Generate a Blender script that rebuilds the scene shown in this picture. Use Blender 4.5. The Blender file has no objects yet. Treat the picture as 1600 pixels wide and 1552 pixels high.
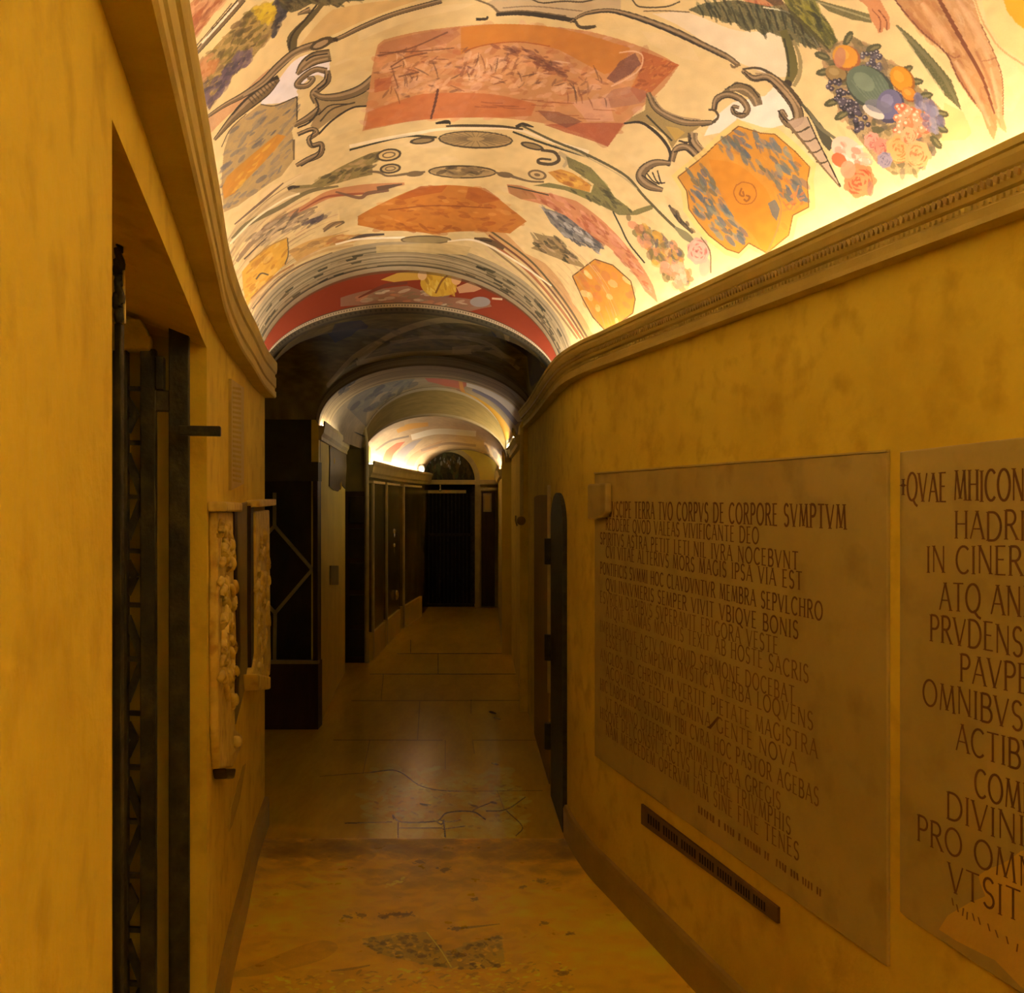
import bpy, math, random
import numpy as np

# ------------------------------------------------------------------ camera, exposure, world, lamp levels
random.seed(7)
RNG = np.random.default_rng(7)
SC = bpy.context.scene
EYE = 1.6            # camera height
F = 1450.0           # focal length, in pixels of the 1600 px wide frame
cam_d = bpy.data.cameras.new('camera')
cam_d.sensor_fit = 'HORIZONTAL'; cam_d.sensor_width = 36.0
cam_d.lens = 36.0 * F / 1600.0
cam_d.shift_y = 5.0 / 1600.0
cam_d.clip_start = 0.02
cam_o = bpy.data.objects.new('camera', cam_d)
SC.collection.objects.link(cam_o)
cam_o.location = (0, 0, EYE); cam_o.rotation_euler = (math.pi / 2, 0, 0)
SC.camera = cam_o
SC.view_settings.view_transform = 'Standard'
SC.view_settings.look = 'None'
SC.view_settings.gamma = 1.0
SC.view_settings.use_curve_mapping = False
SC.view_settings.exposure = 0.78
world = bpy.data.worlds.new('world'); SC.world = world
world.use_nodes = True
world.node_tree.nodes['Background'].inputs[0].default_value = (0.01, 0.007, 0.003, 1)
world.node_tree.nodes['Background'].inputs[1].default_value = 1.0
LED_COL = (1.0, 0.87, 0.74)
LED_NEAR_RIGHT = 145.0
LED_NEAR_LEFT = 105.0
LED_REAR = 360.0
LED_FAR = 185.0

# ------------------------------------------------------------------ helpers
class MB:
    """collects verts / faces, then links them as ONE mesh object"""
    def __init__(s): s.v = []; s.f = []
    def add(s, vs, fs):
        b = len(s.v); s.v += [tuple(map(float, p)) for p in vs]; s.f += [tuple(i + b for i in f) for f in fs]; return s
    def box(s, x0, x1, y0, y1, z0, z1):
        return s.add([(x0,y0,z0),(x1,y0,z0),(x1,y1,z0),(x0,y1,z0),(x0,y0,z1),(x1,y0,z1),(x1,y1,z1),(x0,y1,z1)],
                     [(0,3,2,1),(4,5,6,7),(0,1,5,4),(1,2,6,5),(2,3,7,6),(3,0,4,7)])
    def obox(s, c, ax, ay, az):
        """box from centre and three half-axis vectors"""
        c = np.array(c, float); ax, ay, az = (np.array(a, float) for a in (ax, ay, az))
        vs = [c + i*ax + j*ay + k*az for k in (-1,1) for (i,j) in ((-1,-1),(1,-1),(1,1),(-1,1))]
        return s.add(vs, [(0,3,2,1),(4,5,6,7),(0,1,5,4),(1,2,6,5),(2,3,7,6),(3,0,4,7)])
    def bar(s, p, q, w, d, side=(0,-1,0)):
        """square bar from p to q; w across, d along 'side'"""
        p = np.array(p, float); q = np.array(q, float); a = q - p; L = np.linalg.norm(a); a /= L
        sd = np.array(side, float); sd -= a*np.dot(a, sd); sd /= np.linalg.norm(sd)
        t = np.cross(a, sd)
        return s.obox((p+q)/2, t*w/2, sd*d/2, a*L/2)
    def sweep(s, path, profile, side=1, closed=True, caps=True):
        """profile [(offset, z)] swept along an XY path; offset measured to the corridor (side=+1: path's left normal)"""
        n = len(path); m = len(profile); vs = []
        for i in range(n):
            a = path[max(i-1,0)]; b = path[min(i+1,n-1)]
            dx, dy = b[0]-a[0], b[1]-a[1]; L = math.hypot(dx, dy); nx, ny = -dy/L*side, dx/L*side
            for (o, z) in profile: vs.append((path[i][0]+nx*o, path[i][1]+ny*o, z))
        fs = []
        for i in range(n-1):
            for j in range(m if closed else m-1):
                k = (j+1) % m
                fs.append((i*m+j, i*m+k, (i+1)*m+k, (i+1)*m+j))
        if caps and closed:
            fs.append(tuple(range(m))[::-1]); fs.append(tuple((n-1)*m+j for j in range(m)))
        return s.add(vs, fs)
    def tube(s, pts, r, n=10, caps=True):
        pts = [np.array(p, float) for p in pts]; N = len(pts); rs = r if hasattr(r, '__len__') else [r]*N
        vs = []; up = np.array((0.13,0.2,1.0))
        for i in range(N):
            t = pts[min(i+1,N-1)] - pts[max(i-1,0)]; t /= np.linalg.norm(t) + 1e-12
            u = up if abs(np.dot(t, up)/np.linalg.norm(up)) < 0.95 else np.array((1.0,0,0))
            a = np.cross(t, u); a /= np.linalg.norm(a); b = np.cross(t, a)
            for k in range(n):
                g = 2*math.pi*k/n; vs.append(pts[i] + rs[i]*(math.cos(g)*a + math.sin(g)*b))
        fs = [(i*n+k, i*n+(k+1)%n, (i+1)*n+(k+1)%n, (i+1)*n+k) for i in range(N-1) for k in range(n)]
        if caps: fs += [tuple(range(n))[::-1], tuple((N-1)*n+k for k in range(n))]
        return s.add(vs, fs)
    def ball(s, c, r, n=12, m=8):
        r = np.array(r if hasattr(r,'__len__') else (r,r,r), float); vs = []; fs = []
        for i in range(m+1):
            th = math.pi*i/m
            for k in range(n):
                g = 2*math.pi*k/n
                vs.append((c[0]+r[0]*math.sin(th)*math.cos(g), c[1]+r[1]*math.sin(th)*math.sin(g), c[2]+r[2]*math.cos(th)))
        fs = [(i*n+k, (i+1)*n+k, (i+1)*n+(k+1)%n, i*n+(k+1)%n) for i in range(m) for k in range(n)]
        return s.add(vs, fs)
    def prism(s, poly, ex):
        """poly: 3-D points (planar), extruded by vector ex"""
        n = len(poly); ex = np.array(ex, float); P = [np.array(p, float) for p in poly]
        return s.add(P + [p + ex for p in P],
                     [tuple(range(n))[::-1], tuple(range(n, 2*n))] + [(i, (i+1)%n, n+(i+1)%n, n+i) for i in range(n)])
    def build(s, name, mat, parent=None, smooth=False, bevel=0.0, recalc=True):
        me = bpy.data.meshes.new(name); me.from_pydata(s.v, [], s.f)
        if recalc:
            import bmesh
            bm = bmesh.new(); bm.from_mesh(me); bmesh.ops.recalc_face_normals(bm, faces=bm.faces); bm.to_mesh(me); bm.free()
        if mat: me.materials.append(mat)
        if smooth: me.polygons.foreach_set('use_smooth', [True]*len(me.polygons))
        o = bpy.data.objects.new(name, me); SC.collection.objects.link(o)
        if parent:
            o.parent = parent
            o.matrix_parent_inverse = parent.matrix_basis.inverted()
        if bevel:
            md = o.modifiers.new('bevel', 'BEVEL'); md.width = bevel; md.segments = 2; md.limit_method = 'ANGLE'
        return o

def tag(o, label=None, cat=None, group=None, kind=None):
    if label: o['label'] = label
    if cat: o['category'] = cat
    if group: o['group'] = group
    if kind: o['kind'] = kind
    return o
def struct(o, label=None): o['kind'] = 'structure'; return tag(o, label)
def empty(name, loc, label, cat, group=None):
    o = bpy.data.objects.new(name, None); SC.collection.objects.link(o); o.location = loc
    o.empty_display_size = 0.1
    return tag(o, label, cat, group)

def at(x, y, Y):
    """the point of the place seen at photo pixel x, y when it stands Y metres ahead"""
    return np.array(((x-800.0)/F*Y, Y, EYE + (781.0-y)/F*Y))

def catmull(pts, n=8):
    P = [np.array(p, float) for p in pts]; P = [2*P[0]-P[1]] + P + [2*P[-1]-P[-2]]; out = []
    for i in range(1, len(P)-2):
        for k in range(n):
            t = k/n
            out.append(0.5*((2*P[i]) + (P[i+1]-P[i-1])*t + (2*P[i-1]-5*P[i]+4*P[i+1]-P[i+2])*t*t + (3*P[i]-P[i-1]-3*P[i+1]+P[i+2])*t**3))
    out.append(P[-2]); return out

# ------------------------------------------------------------------ materials
def lin(c):
    c = np.array(c, float)/255.0
    return np.where(c <= 0.04045, c/12.92, ((c+0.055)/1.055)**2.4)

def material(name, cols, rough=0.6, scale=6.0, detail=8.0, bump=0.0, bump_scale=40.0, metallic=0.0, stretch=(1,1,1), spec=0.5,
             speck=None, speck_scale=30.0, speck_amt=0.5, contrast=(0.3,0.7), rough_var=0.0, coords='Object'):
    """procedural stone / plaster / metal: noise-driven colour ramp, optional darker specks, bump"""
    m = bpy.data.materials.new(name); m.use_nodes = True; nt = m.node_tree; N = nt.nodes; L = nt.links
    b = N['Principled BSDF']; b.inputs['Roughness'].default_value = rough; b.inputs['Metallic'].default_value = metallic
    b.inputs['Specular IOR Level'].default_value = spec
    tc = N.new('ShaderNodeTexCoord'); mp = N.new('ShaderNodeMapping'); mp.inputs['Scale'].default_value = stretch
    L.new(tc.outputs[coords], mp.inputs[0])
    nz = N.new('ShaderNodeTexNoise'); nz.inputs['Scale'].default_value = scale; nz.inputs['Detail'].default_value = detail
    nz.inputs['Roughness'].default_value = 0.6; L.new(mp.outputs[0], nz.inputs['Vector'])
    rp = N.new('ShaderNodeValToRGB'); L.new(nz.outputs['Fac'], rp.inputs[0])
    n = len(cols)
    while len(rp.color_ramp.elements) < n: rp.color_ramp.elements.new(0.5)
    for i, c in enumerate(cols):
        e = rp.color_ramp.elements[i]; e.position = contrast[0] + (contrast[1]-contrast[0])*i/max(1, n-1); e.color = (*c, 1)
    out = rp.outputs[0]
    if speck is not None:
        n2 = N.new('ShaderNodeTexNoise'); n2.inputs['Scale'].default_value = speck_scale; n2.inputs['Detail'].default_value = 6
        L.new(mp.outputs[0], n2.inputs['Vector'])
        r2 = N.new('ShaderNodeValToRGB'); L.new(n2.outputs['Fac'], r2.inputs[0])
        r2.color_ramp.elements[0].position = 0.52; r2.color_ramp.elements[0].color = (0,0,0,1)
        r2.color_ramp.elements[1].position = 0.72; r2.color_ramp.elements[1].color = (speck_amt,)*3 + (1,)
        mx = N.new('ShaderNodeMix'); mx.data_type = 'RGBA'; L.new(r2.outputs[0], mx.inputs[0]); L.new(out, mx.inputs[6])
        mx.inputs[7].default_value = (*speck, 1); out = mx.outputs[2]
    L.new(out, b.inputs['Base Color'])
    if rough_var:
        mr = N.new('ShaderNodeMapRange'); mr.inputs[3].default_value = rough - rough_var; mr.inputs[4].default_value = rough + rough_var
        mr.inputs[1].default_value = 0.35; mr.inputs[2].default_value = 0.65
        L.new(nz.outputs['Fac'], mr.inputs[0]); L.new(mr.outputs[0], b.inputs['Roughness'])
    if bump:
        n3 = N.new('ShaderNodeTexNoise'); n3.inputs['Scale'].default_value = bump_scale; n3.inputs['Detail'].default_value = 5
        L.new(mp.outputs[0], n3.inputs['Vector'])
        bp = N.new('ShaderNodeBump'); bp.inputs['Strength'].default_value = bump; bp.inputs['Distance'].default_value = 0.01
        L.new(n3.outputs['Fac'], bp.inputs['Height']); L.new(bp.outputs[0], b.inputs['Normal'])
    return m

def emission(name, col, strength):
    m = bpy.data.materials.new(name); m.use_nodes = True; N = m.node_tree.nodes; N.clear()
    e = N.new('ShaderNodeEmission'); o = N.new('ShaderNodeOutputMaterial'); m.node_tree.links.new(e.outputs[0], o.inputs[0])
    e.inputs[0].default_value = (*col, 1); e.inputs[1].default_value = strength
    return m

M = {}
M['stucco'] = material('ochre_stucco', [(.60,.44,.028),(.72,.555,.042),(.78,.62,.055)], .85, 2.2, 12, .25, 60, speck=(.53,.37,.018), speck_scale=11, speck_amt=.75)
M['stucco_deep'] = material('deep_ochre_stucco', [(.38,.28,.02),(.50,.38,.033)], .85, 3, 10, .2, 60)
M['cornice'] = material('cornice_plaster', [(.42,.33,.07),(.51,.41,.095),(.57,.465,.12)], .7, 5, 10, .12, 90, stretch=(1,1,1))
M['baseboard'] = material('travertine_skirting', [(.30,.21,.04),(.40,.29,.055)], .35, 5, 10, .08, 60)
M['slab'] = material('slab_marble', [(.37,.29,.075),(.44,.35,.09),(.50,.40,.11)], .5, 2.6, 12, .06, 80, speck=(.28,.21,.05), speck_scale=9, speck_amt=.6)
M['slab_patch'] = material('repair_mortar', [(.56,.38,.06),(.66,.46,.075)], .7, 8, 10, .2, 70)
M['letter'] = material('letter_paint', [(.11,.045,.010),(.17,.08,.017)], .7, 30, 4)
M['letter_faint'] = material('letter_paint_worn', [(.16,.080,.014),(.27,.165,.03)], .7, 14, 4)
M['iron'] = material('green_black_iron', [(.010,.010,.005),(.030,.028,.012),(.07,.06,.02)], .5, 18, 8, .3, 70, spec=.3, contrast=(.35,.75))
M['iron_light'] = material('lit_iron_tone', [(.45,.38,.08),(.65,.56,.14)], .4, 20, 8, .2, 60)  # raised colour stands in for light missing on the gate's top rail
M['relief'] = material('carved_marble', [(.54,.40,.06),(.68,.54,.10),(.74,.60,.14)], .55, 9, 10, .35, 60, speck=(.30,.14,.02), speck_scale=22, speck_amt=.6)
M['olive_back'] = material('olive_stone', [(.16,.125,.015),(.24,.185,.025)], .5, 5, 8, .1, 50)
M['dark_marble'] = material('dark_marble', [(.010,.009,.005),(.025,.020,.008),(.06,.04,.012)], .4, 4, 12, 0, 30, stretch=(1,1,.6), contrast=(.3,.8), spec=.2)
M['dark_wood'] = material('dark_wood', [(.022,.012,.005),(.045,.024,.008)], .4, 6, 8, .1, 40, stretch=(3,3,.6), spec=.2)
M['brown_door'] = material('brown_door', [(.26,.165,.016),(.32,.21,.02)], .6, 6, 8, .05, 40, stretch=(3,3,.6), spec=.1)
M['inlay'] = material('inlay_stone', [(.20,.16,.05),(.28,.22,.07)], .4, 10, 6)
M['green_marble'] = material('green_marble', [(.035,.032,.007),(.10,.082,.016),(.26,.185,.035)], .2, 2.2, 12, 0, 30, stretch=(1.5,1.5,.8), contrast=(.28,.75))
M['pilaster'] = material('ochre_pilaster', [(.55,.42,.045),(.68,.52,.06)], .7, 3, 10, .1, 60)
M['pale_edge'] = material('pale_stone_edge', [(.32,.25,.07),(.44,.34,.10)], .5, 10, 8)
M['void'] = material('dark_void', [(.006,.005,.004),(.010,.008,.006)], .9, 3, 4)
M['steel'] = material('glint_steel', [(.55,.50,.40),(.7,.65,.55)], .25, 10, 4, metallic=1.0)
M['cream'] = material('cream_plaster', [(.76,.58,.30),(.85,.68,.38)], .8, 3, 8)
M['groin'] = material('groin_fresco', [(.016,.022,.03),(.045,.042,.02),(.11,.085,.032)], .8, 2.4, 8, contrast=(.3,.75))
M['white'] = material('white_lamp_shell', [(.8,.78,.7),(.85,.83,.78)], .3, 10, 2)

# ------------------------------------------------------------------ plan of the passage (metres, camera at the origin looking along +Y)
RW = catmull([(1.495+.291*3,-3),(1.495+.291,-1),(1.495-.291,1),(1.495-.291*2,2),(1.495-.291*2.6,2.6),(1.495-.291*3.2,3.2),(1.495-.291*3.7,3.7),(1.495-.291*3.95,3.95),(.288,4.25),(.258,4.55),(.232,5.0),(.18,6.1),(.12,7.0)], 14)
LW = catmull([(-.17+.261*3,-3),(-.17+.261,-1),(-.17-.13,.5),(-.17-.261,1.0),(-.17-.261*2,2.0),(-.8225,2.5),(-.945,3.05),(-1.04,3.56),(-1.145,4.1),(-1.215,4.56)], 14)
RWa = np.array(RW); LWa = np.array(LW)
def rx(y): return float(np.interp(y, RWa[:,1], RWa[:,0]))
def lx(y): return float(np.interp(y, LWa[:,1], LWa[:,0]))
def sub(path, xf, y0, y1):
    return [(xf(y0), y0)] + [tuple(p) for p in path if y0+.01 < p[1] < y1-.01] + [(xf(y1), y1)]
TOP = EYE + .62

# walls -------------------------------------------------------------
struct(MB().sweep(RW, [(0,0),(0,TOP),(-.25,TOP),(-.25,0)], 1).build('wall_right', M['stucco']))
LA = sub(LW, lx, -3, 1.0); LB = sub(LW, lx, 2.5, 4.56); LM = sub(LW, lx, 1.0, 2.5)
WL = [(0,0),(0,TOP),(-.5,TOP),(-.5,0)]
struct(MB().sweep(LA, WL, -1).build('wall_left', M['stucco']))
struct(MB().sweep(LB, WL, -1).build('wall_left', M['stucco']))
struct(MB().sweep(LM, [(0,EYE+.41),(0,TOP),(-.5,TOP),(-.5,EYE+.53),(-.25,EYE+.505)], -1).build('wall_left', M['stucco']))
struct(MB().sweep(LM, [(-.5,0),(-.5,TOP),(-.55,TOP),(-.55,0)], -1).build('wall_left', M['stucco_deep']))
struct(MB().box(-1.3,2.9,-3.2,-3.0,0,2.9).build('wall_back', M['stucco']))

# skirtings ----------------------------------------------------------
SK = [(0,0),(.022,0),(.022,.125),(.015,.14),(0,.142)]
struct(MB().sweep(sub(RW, rx, -3, 4.44), SK, 1).build('baseboard_right', M['baseboard']))
struct(MB().sweep(LB, SK, -1).build('baseboard_left', M['baseboard']))
struct(MB().sweep(sub(LW, lx, -3, .99), SK, -1).build('baseboard_left', M['baseboard']))

# cornices -------------------------------------------------------------
def E(pr): return [(a, EYE+b) for a, b in pr]
CR = E([(0,.540),(.046,.540),(.046,.552),(.036,.556),(.040,.572),(.034,.576),(.034,.590),(.044,.594),(.050,.604),(.050,.618),(.058,.624),(.066,.640),(.066,.650),(.072,.653),(.072,.668),(.056,.668),(.052,.615),(-.06,.615),(-.06,.60),(0,.60)])
CL = E([(0,.500),(.050,.500),(.055,.506),(.055,.528),(.049,.533),(.049,.546),(.055,.552),(.055,.598),(.050,.604),(.050,.614),(.057,.620),(.060,.640),(.060,.672),(.046,.672),(.042,.615),(-.06,.615),(-.06,.60),(0,.60)])
trim_r = struct(MB().sweep(RW, CR, 1).build('trim_1', M['cornice']))
trim_l = struct(MB().sweep(LW, CL, -1).build('trim_2', M['cornice']))
# carved rope band and bead row on the right cornice
rope = MB(); bead = MB()
seg = [np.array(p) for p in sub(RW, rx, 1.2, 7.0)]
cum = np.concatenate([[0], np.cumsum([np.linalg.norm(seg[i+1]-seg[i]) for i in range(len(seg)-1)])])
def onrw(s, off, z):
    i = int(np.clip(np.searchsorted(cum, s)-1, 0, len(seg)-2)); t = (s-cum[i])/(cum[i+1]-cum[i]); p = seg[i]*(1-t)+seg[i+1]*t
    d = seg[i+1]-seg[i]; d /= np.linalg.norm(d); return np.array((p[0]-d[1]*off, p[1]+d[0]*off, z)), np.array((d[0], d[1], 0))
s = 0.0
while s < cum[-1]-.03:
    c, d = onrw(s, .052, EYE+.6115); n = np.array((-d[1], d[0], 0)); u = np.array((0,0,1.0))
    rope.obox(c, d*.0052+u*.0035, n*.004, u*.0058-d*.0015)
    c, d = onrw(s, .036, EYE+.583); bead.obox(c, d*.0028, n*.0035, u*.0042)
    s += .0165
rope.build('rope_moulding', M['baseboard'], trim_r); bead.build('bead_moulding', M['cornice'], trim_r)

# ------------------------------------------------------------------ painted surfaces: a canvas in the surface's own u,v
PIG = .61
def pc(r, g, b):
    """photo colour of pigment under the warm cove light -> its reflectance"""
    return np.clip(lin((r,g,b)) * np.array((1.02, 1.13, 1.65))*PIG, 0, .9)

class Canvas:
    def __init__(s, S, W, H, base, gu=160, gv=200):
        s.S = S; s.W = W; s.H = H; s.c = np.empty((H, W, 3), np.float32); s.c[:] = base
        u, v = np.meshgrid(np.linspace(0,1,gu), np.linspace(0,1,gv), indexing='ij')
        P = S(u, v); s.gu, s.gv = gu, gv
        y = np.maximum(P[...,1], .05)
        s.px = 800 + P[...,0]/y*F; s.py = 781 - (P[...,2]-EYE)/y*F
        s.ok = P[...,1] > .3
    def uv(s, pts):
        out = []
        fx = np.where(s.ok, s.px, 1e6)
        for (x, y) in pts:
            d = (fx-x)**2 + (s.py-y)**2; k = int(np.argmin(d)); i, j = divmod(k, s.gv)
            i = min(max(i,1), s.gu-2); j = min(max(j,1), s.gv-2)
            a = np.array([[s.px[i+1,j]-s.px[i-1,j], s.px[i,j+1]-s.px[i,j-1]],[s.py[i+1,j]-s.py[i-1,j], s.py[i,j+1]-s.py[i,j-1]]])/2
            try: q = np.linalg.solve(a, np.array((x-s.px[i,j], y-s.py[i,j])))
            except np.linalg.LinAlgError: q = (0,0)
            q = np.clip(q, -2.5, 2.5)
            out.append(((i+q[0])/(s.gu-1), (j+q[1])/(s.gv-1)))
        return np.array(out)
    def fill_uv(s, uv, col, alpha=1.0, tex=0.0):
        X = uv[:,1]*s.W; Y = uv[:,0]*s.H
        x0, x1 = int(max(0, math.floor(X.min()))), int(min(s.W, math.ceil(X.max())+1))
        y0, y1 = int(max(0, math.floor(Y.min()))), int(min(s.H, math.ceil(Y.max())+1))
        if x1 <= x0 or y1 <= y0: return
        gx, gy = np.meshgrid(np.arange(x0,x1)+.5, np.arange(y0,y1)+.5)
        ins = np.zeros(gx.shape, bool); n = len(X)
        for i in range(n):
            j = (i+1) % n
            if Y[i] == Y[j]: continue
            c = (Y[i] > gy) != (Y[j] > gy)
            ins ^= c & (gx < (X[j]-X[i])*(gy-Y[i])/(Y[j]-Y[i]) + X[i])
        a = ins*alpha
        if tex: a = a*(1-tex*RNG.random(gx.shape))
        a = a[...,None]; w = s.c[y0:y1,x0:x1]; w[:] = w*(1-a) + np.array(col)*a
    def poly(s, pts, col, alpha=1.0, tex=0.0, smooth=False):
        pts = [np.array(p, float) for p in pts]
        if smooth: pts = catmull(pts + [pts[0]], 6)[:-1]
        s.fill_uv(s.uv(pts), col, alpha, tex)
    def stroke(s, pts, w, col, alpha=1.0, n=7, tex=0.0):
        """brush line through photo points; w one width or one per point; broad scroll strokes get a dark rim and a light crest"""
        if np.max(w) >= 7 and (col is BR or col is BRM) and alpha == 1.0 and not tex:
            wl = np.array(list(w) if hasattr(w,'__len__') else [w]*len(pts), float)
            s.stroke(pts, list(wl*1.16+1.2), BRD, .999, n); s.stroke(pts, list(wl), BRM, .999, n)
            sh = [(p[0]-k*.13, p[1]-k*.16) for p, k in zip(pts, wl)]; s.stroke(sh, list(np.maximum(wl*.34, .6)), BRL, .9, n)
            return
        ws = list(w) if hasattr(w,'__len__') else [w]*len(pts)
        C = np.array(catmull([(p[0],p[1],k) for p, k in zip(pts, ws)], n))
        T = np.gradient(C[:,:2], axis=0); T /= np.linalg.norm(T, axis=1, keepdims=True)+1e-9
        Nn = np.stack([-T[:,1], T[:,0]], 1)*np.maximum(C[:,2:3], .3)/2
        A = C[:,:2]+Nn; B = C[:,:2]-Nn
        ua = s.uv(A); ub = s.uv(B)
        for i in range(len(C)-1): s.fill_uv(np.array([ua[i],ua[i+1],ub[i+1],ub[i]]), col, alpha, tex)
    def ell(s, cx, cy, a, b, rot, col, alpha=1.0, n=20, tex=0.0):
        r = math.radians(rot); t = np.linspace(0, 2*math.pi, n, endpoint=False)
        s.poly([(cx+a*math.cos(k)*math.cos(r)-b*math.sin(k)*math.sin(r), cy+a*math.cos(k)*math.sin(r)+b*math.sin(k)*math.cos(r)) for k in t], col, alpha, tex)
    def dabs(s, pts, cols, n, size, ang=0.0, spread=.5, alpha=.7, asp=.4):
        """n brush dabs scattered inside the polygon"""
        P = np.array(pts, float); x0, y0 = P.min(0); x1, y1 = P.max(0); k = 0; tries = 0
        while k < n and tries < n*20:
            tries += 1
            x = random.uniform(x0,x1); y = random.uniform(y0,y1); ins = False
            for i in range(len(P)):
                j = (i+1) % len(P)
                if (P[i,1] > y) != (P[j,1] > y) and x < (P[j,0]-P[i,0])*(y-P[i,1])/(P[j,1]-P[i,1])+P[i,0]: ins = not ins
            if not ins: continue
            k += 1; z = size*random.uniform(.5,1.3)
            s.ell(x, y, z, z*asp*random.uniform(.6,1.4), ang+random.gauss(0, 40*spread), random.choice(cols), alpha*random.uniform(.5,1), 8)
    def band(s, u0, u1, v0, v1, col, alpha=1.0, tex=0.0):
        s.fill_uv(np.array([(u0,v0),(u1,v0),(u1,v1),(u0,v1)]), col, alpha, tex)
    def mottle(s, amt=.08, cells=24):
        """plaster unevenness over the whole surface"""
        for k in (cells, cells*4):
            g = RNG.random((k+2, k+2)); yy = np.linspace(0,k,s.H); xx = np.linspace(0,k,s.W)
            yi = yy.astype(int); xi = xx.astype(int); fy = (yy-yi)[:,None]; fx = (xx-xi)[None]
            fy = fy*fy*(3-2*fy); fx = fx*fx*(3-2*fx)
            z = (g[yi][:,xi]*(1-fy)+g[yi+1][:,xi]*fy)*(1-fx) + (g[yi][:,xi+1]*(1-fy)+g[yi+1][:,xi+1]*fy)*fx
            s.c *= (1+amt*(z-.5)*2)[...,None]
        s.c *= (1+amt*.5*(RNG.random((s.H,s.W))-.5))[...,None]
    def mat(s, name, rough=.75):
        im = bpy.data.images.new(name, s.W, s.H, float_buffer=True); im.colorspace_settings.name = 'Linear Rec.709'
        px = np.ones((s.H, s.W, 4), np.float32); px[...,:3] = np.clip(s.c, .002, .92); im.pixels.foreach_set(px.ravel()); im.update()
        m = bpy.data.materials.new(name); m.use_nodes = True; N = m.node_tree.nodes; L = m.node_tree.links; b = N['Principled BSDF']
        b.inputs['Roughness'].default_value = rough; b.inputs['Specular IOR Level'].default_value = .25
        t = N.new('ShaderNodeTexImage'); t.image = im; t.extension = 'EXTEND'; L.new(t.outputs[0], b.inputs['Base Color'])
        return m

def surface(name, S, nu, nv, mat, u0=0, u1=1, smooth=True):
    u, v = np.meshgrid(np.linspace(0,1,nu), np.linspace(0,1,nv), indexing='ij'); P = S(u, v).reshape(-1,3)
    fs = [(i*nv+j, (i+1)*nv+j, (i+1)*nv+j+1, i*nv+j+1) for i in range(nu-1) for j in range(nv-1)]
    me = bpy.data.meshes.new(name); me.from_pydata(P.tolist(), [], fs)
    uvl = me.uv_layers.new(name='UVMap'); li = np.empty(len(me.loops), np.int64); me.loops.foreach_get('vertex_index', li)
    uv = np.stack([v.ravel()[li], u.ravel()[li]], 1); uvl.data.foreach_set('uv', uv.ravel().astype(np.float32))
    me.materials.append(mat)
    if smooth: me.polygons.foreach_set('use_smooth', [True]*len(me.polygons))
    o = bpy.data.objects.new(name, me); SC.collection.objects.link(o); return o

def barrel(st0, st1, sp0, sp1, ri0, ri1, rec=.04):
    """elliptic barrel between two stations ((lx,ly),(rx,ry)); u across, v along"""
    a0, b0 = (np.array(p, float) for p in st0); a1, b1 = (np.array(p, float) for p in st1)
    def S(u, v):
        A = a0+(a1-a0)*v[...,None]; B = b0+(b1-b0)*v[...,None]; D = B-A; L = np.linalg.norm(D, axis=-1, keepdims=True); D = D/L
        mid = (A+B)/2; h = L/2+rec; ph = np.pi*u[...,None]
        xy = mid - np.cos(ph)*h*D
        z = EYE + (sp0+(sp1-sp0)*v) + (ri0+(ri1-ri0)*v)*np.sin(np.pi*u)
        return np.concatenate([xy, z[...,None]], -1)
    return S
def face(st, spA, riA, spB, riB, recA=.04, recB=.04):
    """upright lunette at one station between arch A (v=0, inner) and arch B (v=1, outer)"""
    A = barrel(st, st, spA, spA, riA, riA, recA); B = barrel(st, st, spB, spB, riB, riB, recB)
    return lambda u, v: A(u, v)*(1-v[...,None]) + B(u, v)*v[...,None]
def path_barrel(y0, y1, dy=.4):
    def S(u, v):
        ly = y0+(y1-y0)*v; ry = ly+dy
        A = np.stack([np.interp(ly, LWa[:,1], LWa[:,0]), ly], -1); B = np.stack([np.interp(ry, RWa[:,1], RWa[:,0]), ry], -1)
        D = B-A; L = np.linalg.norm(D, axis=-1, keepdims=True); D = D/L; mid = (A+B)/2
        xy = mid - np.cos(np.pi*u[...,None])*(L/2+.04)*D; z = EYE+.6+.575*np.sin(np.pi*u)
        return np.concatenate([xy, z[...,None]], -1)
    return S
S1 = ((lx(4.56),4.56),(rx(4.96),4.96)); S1b = ((-1.23,4.70),(.225,5.10))
S2 = ((-1.355,6.5),(.165,6.65)); S3 = ((-1.42,7.2),(.115,7.3)); S4 = ((-1.46,9.15),(-.08,9.3)); S5 = ((-1.27,13.7),(-.2,13.75))
V1 = path_barrel(.9, 4.56); V0 = path_barrel(-3, .9)

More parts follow.
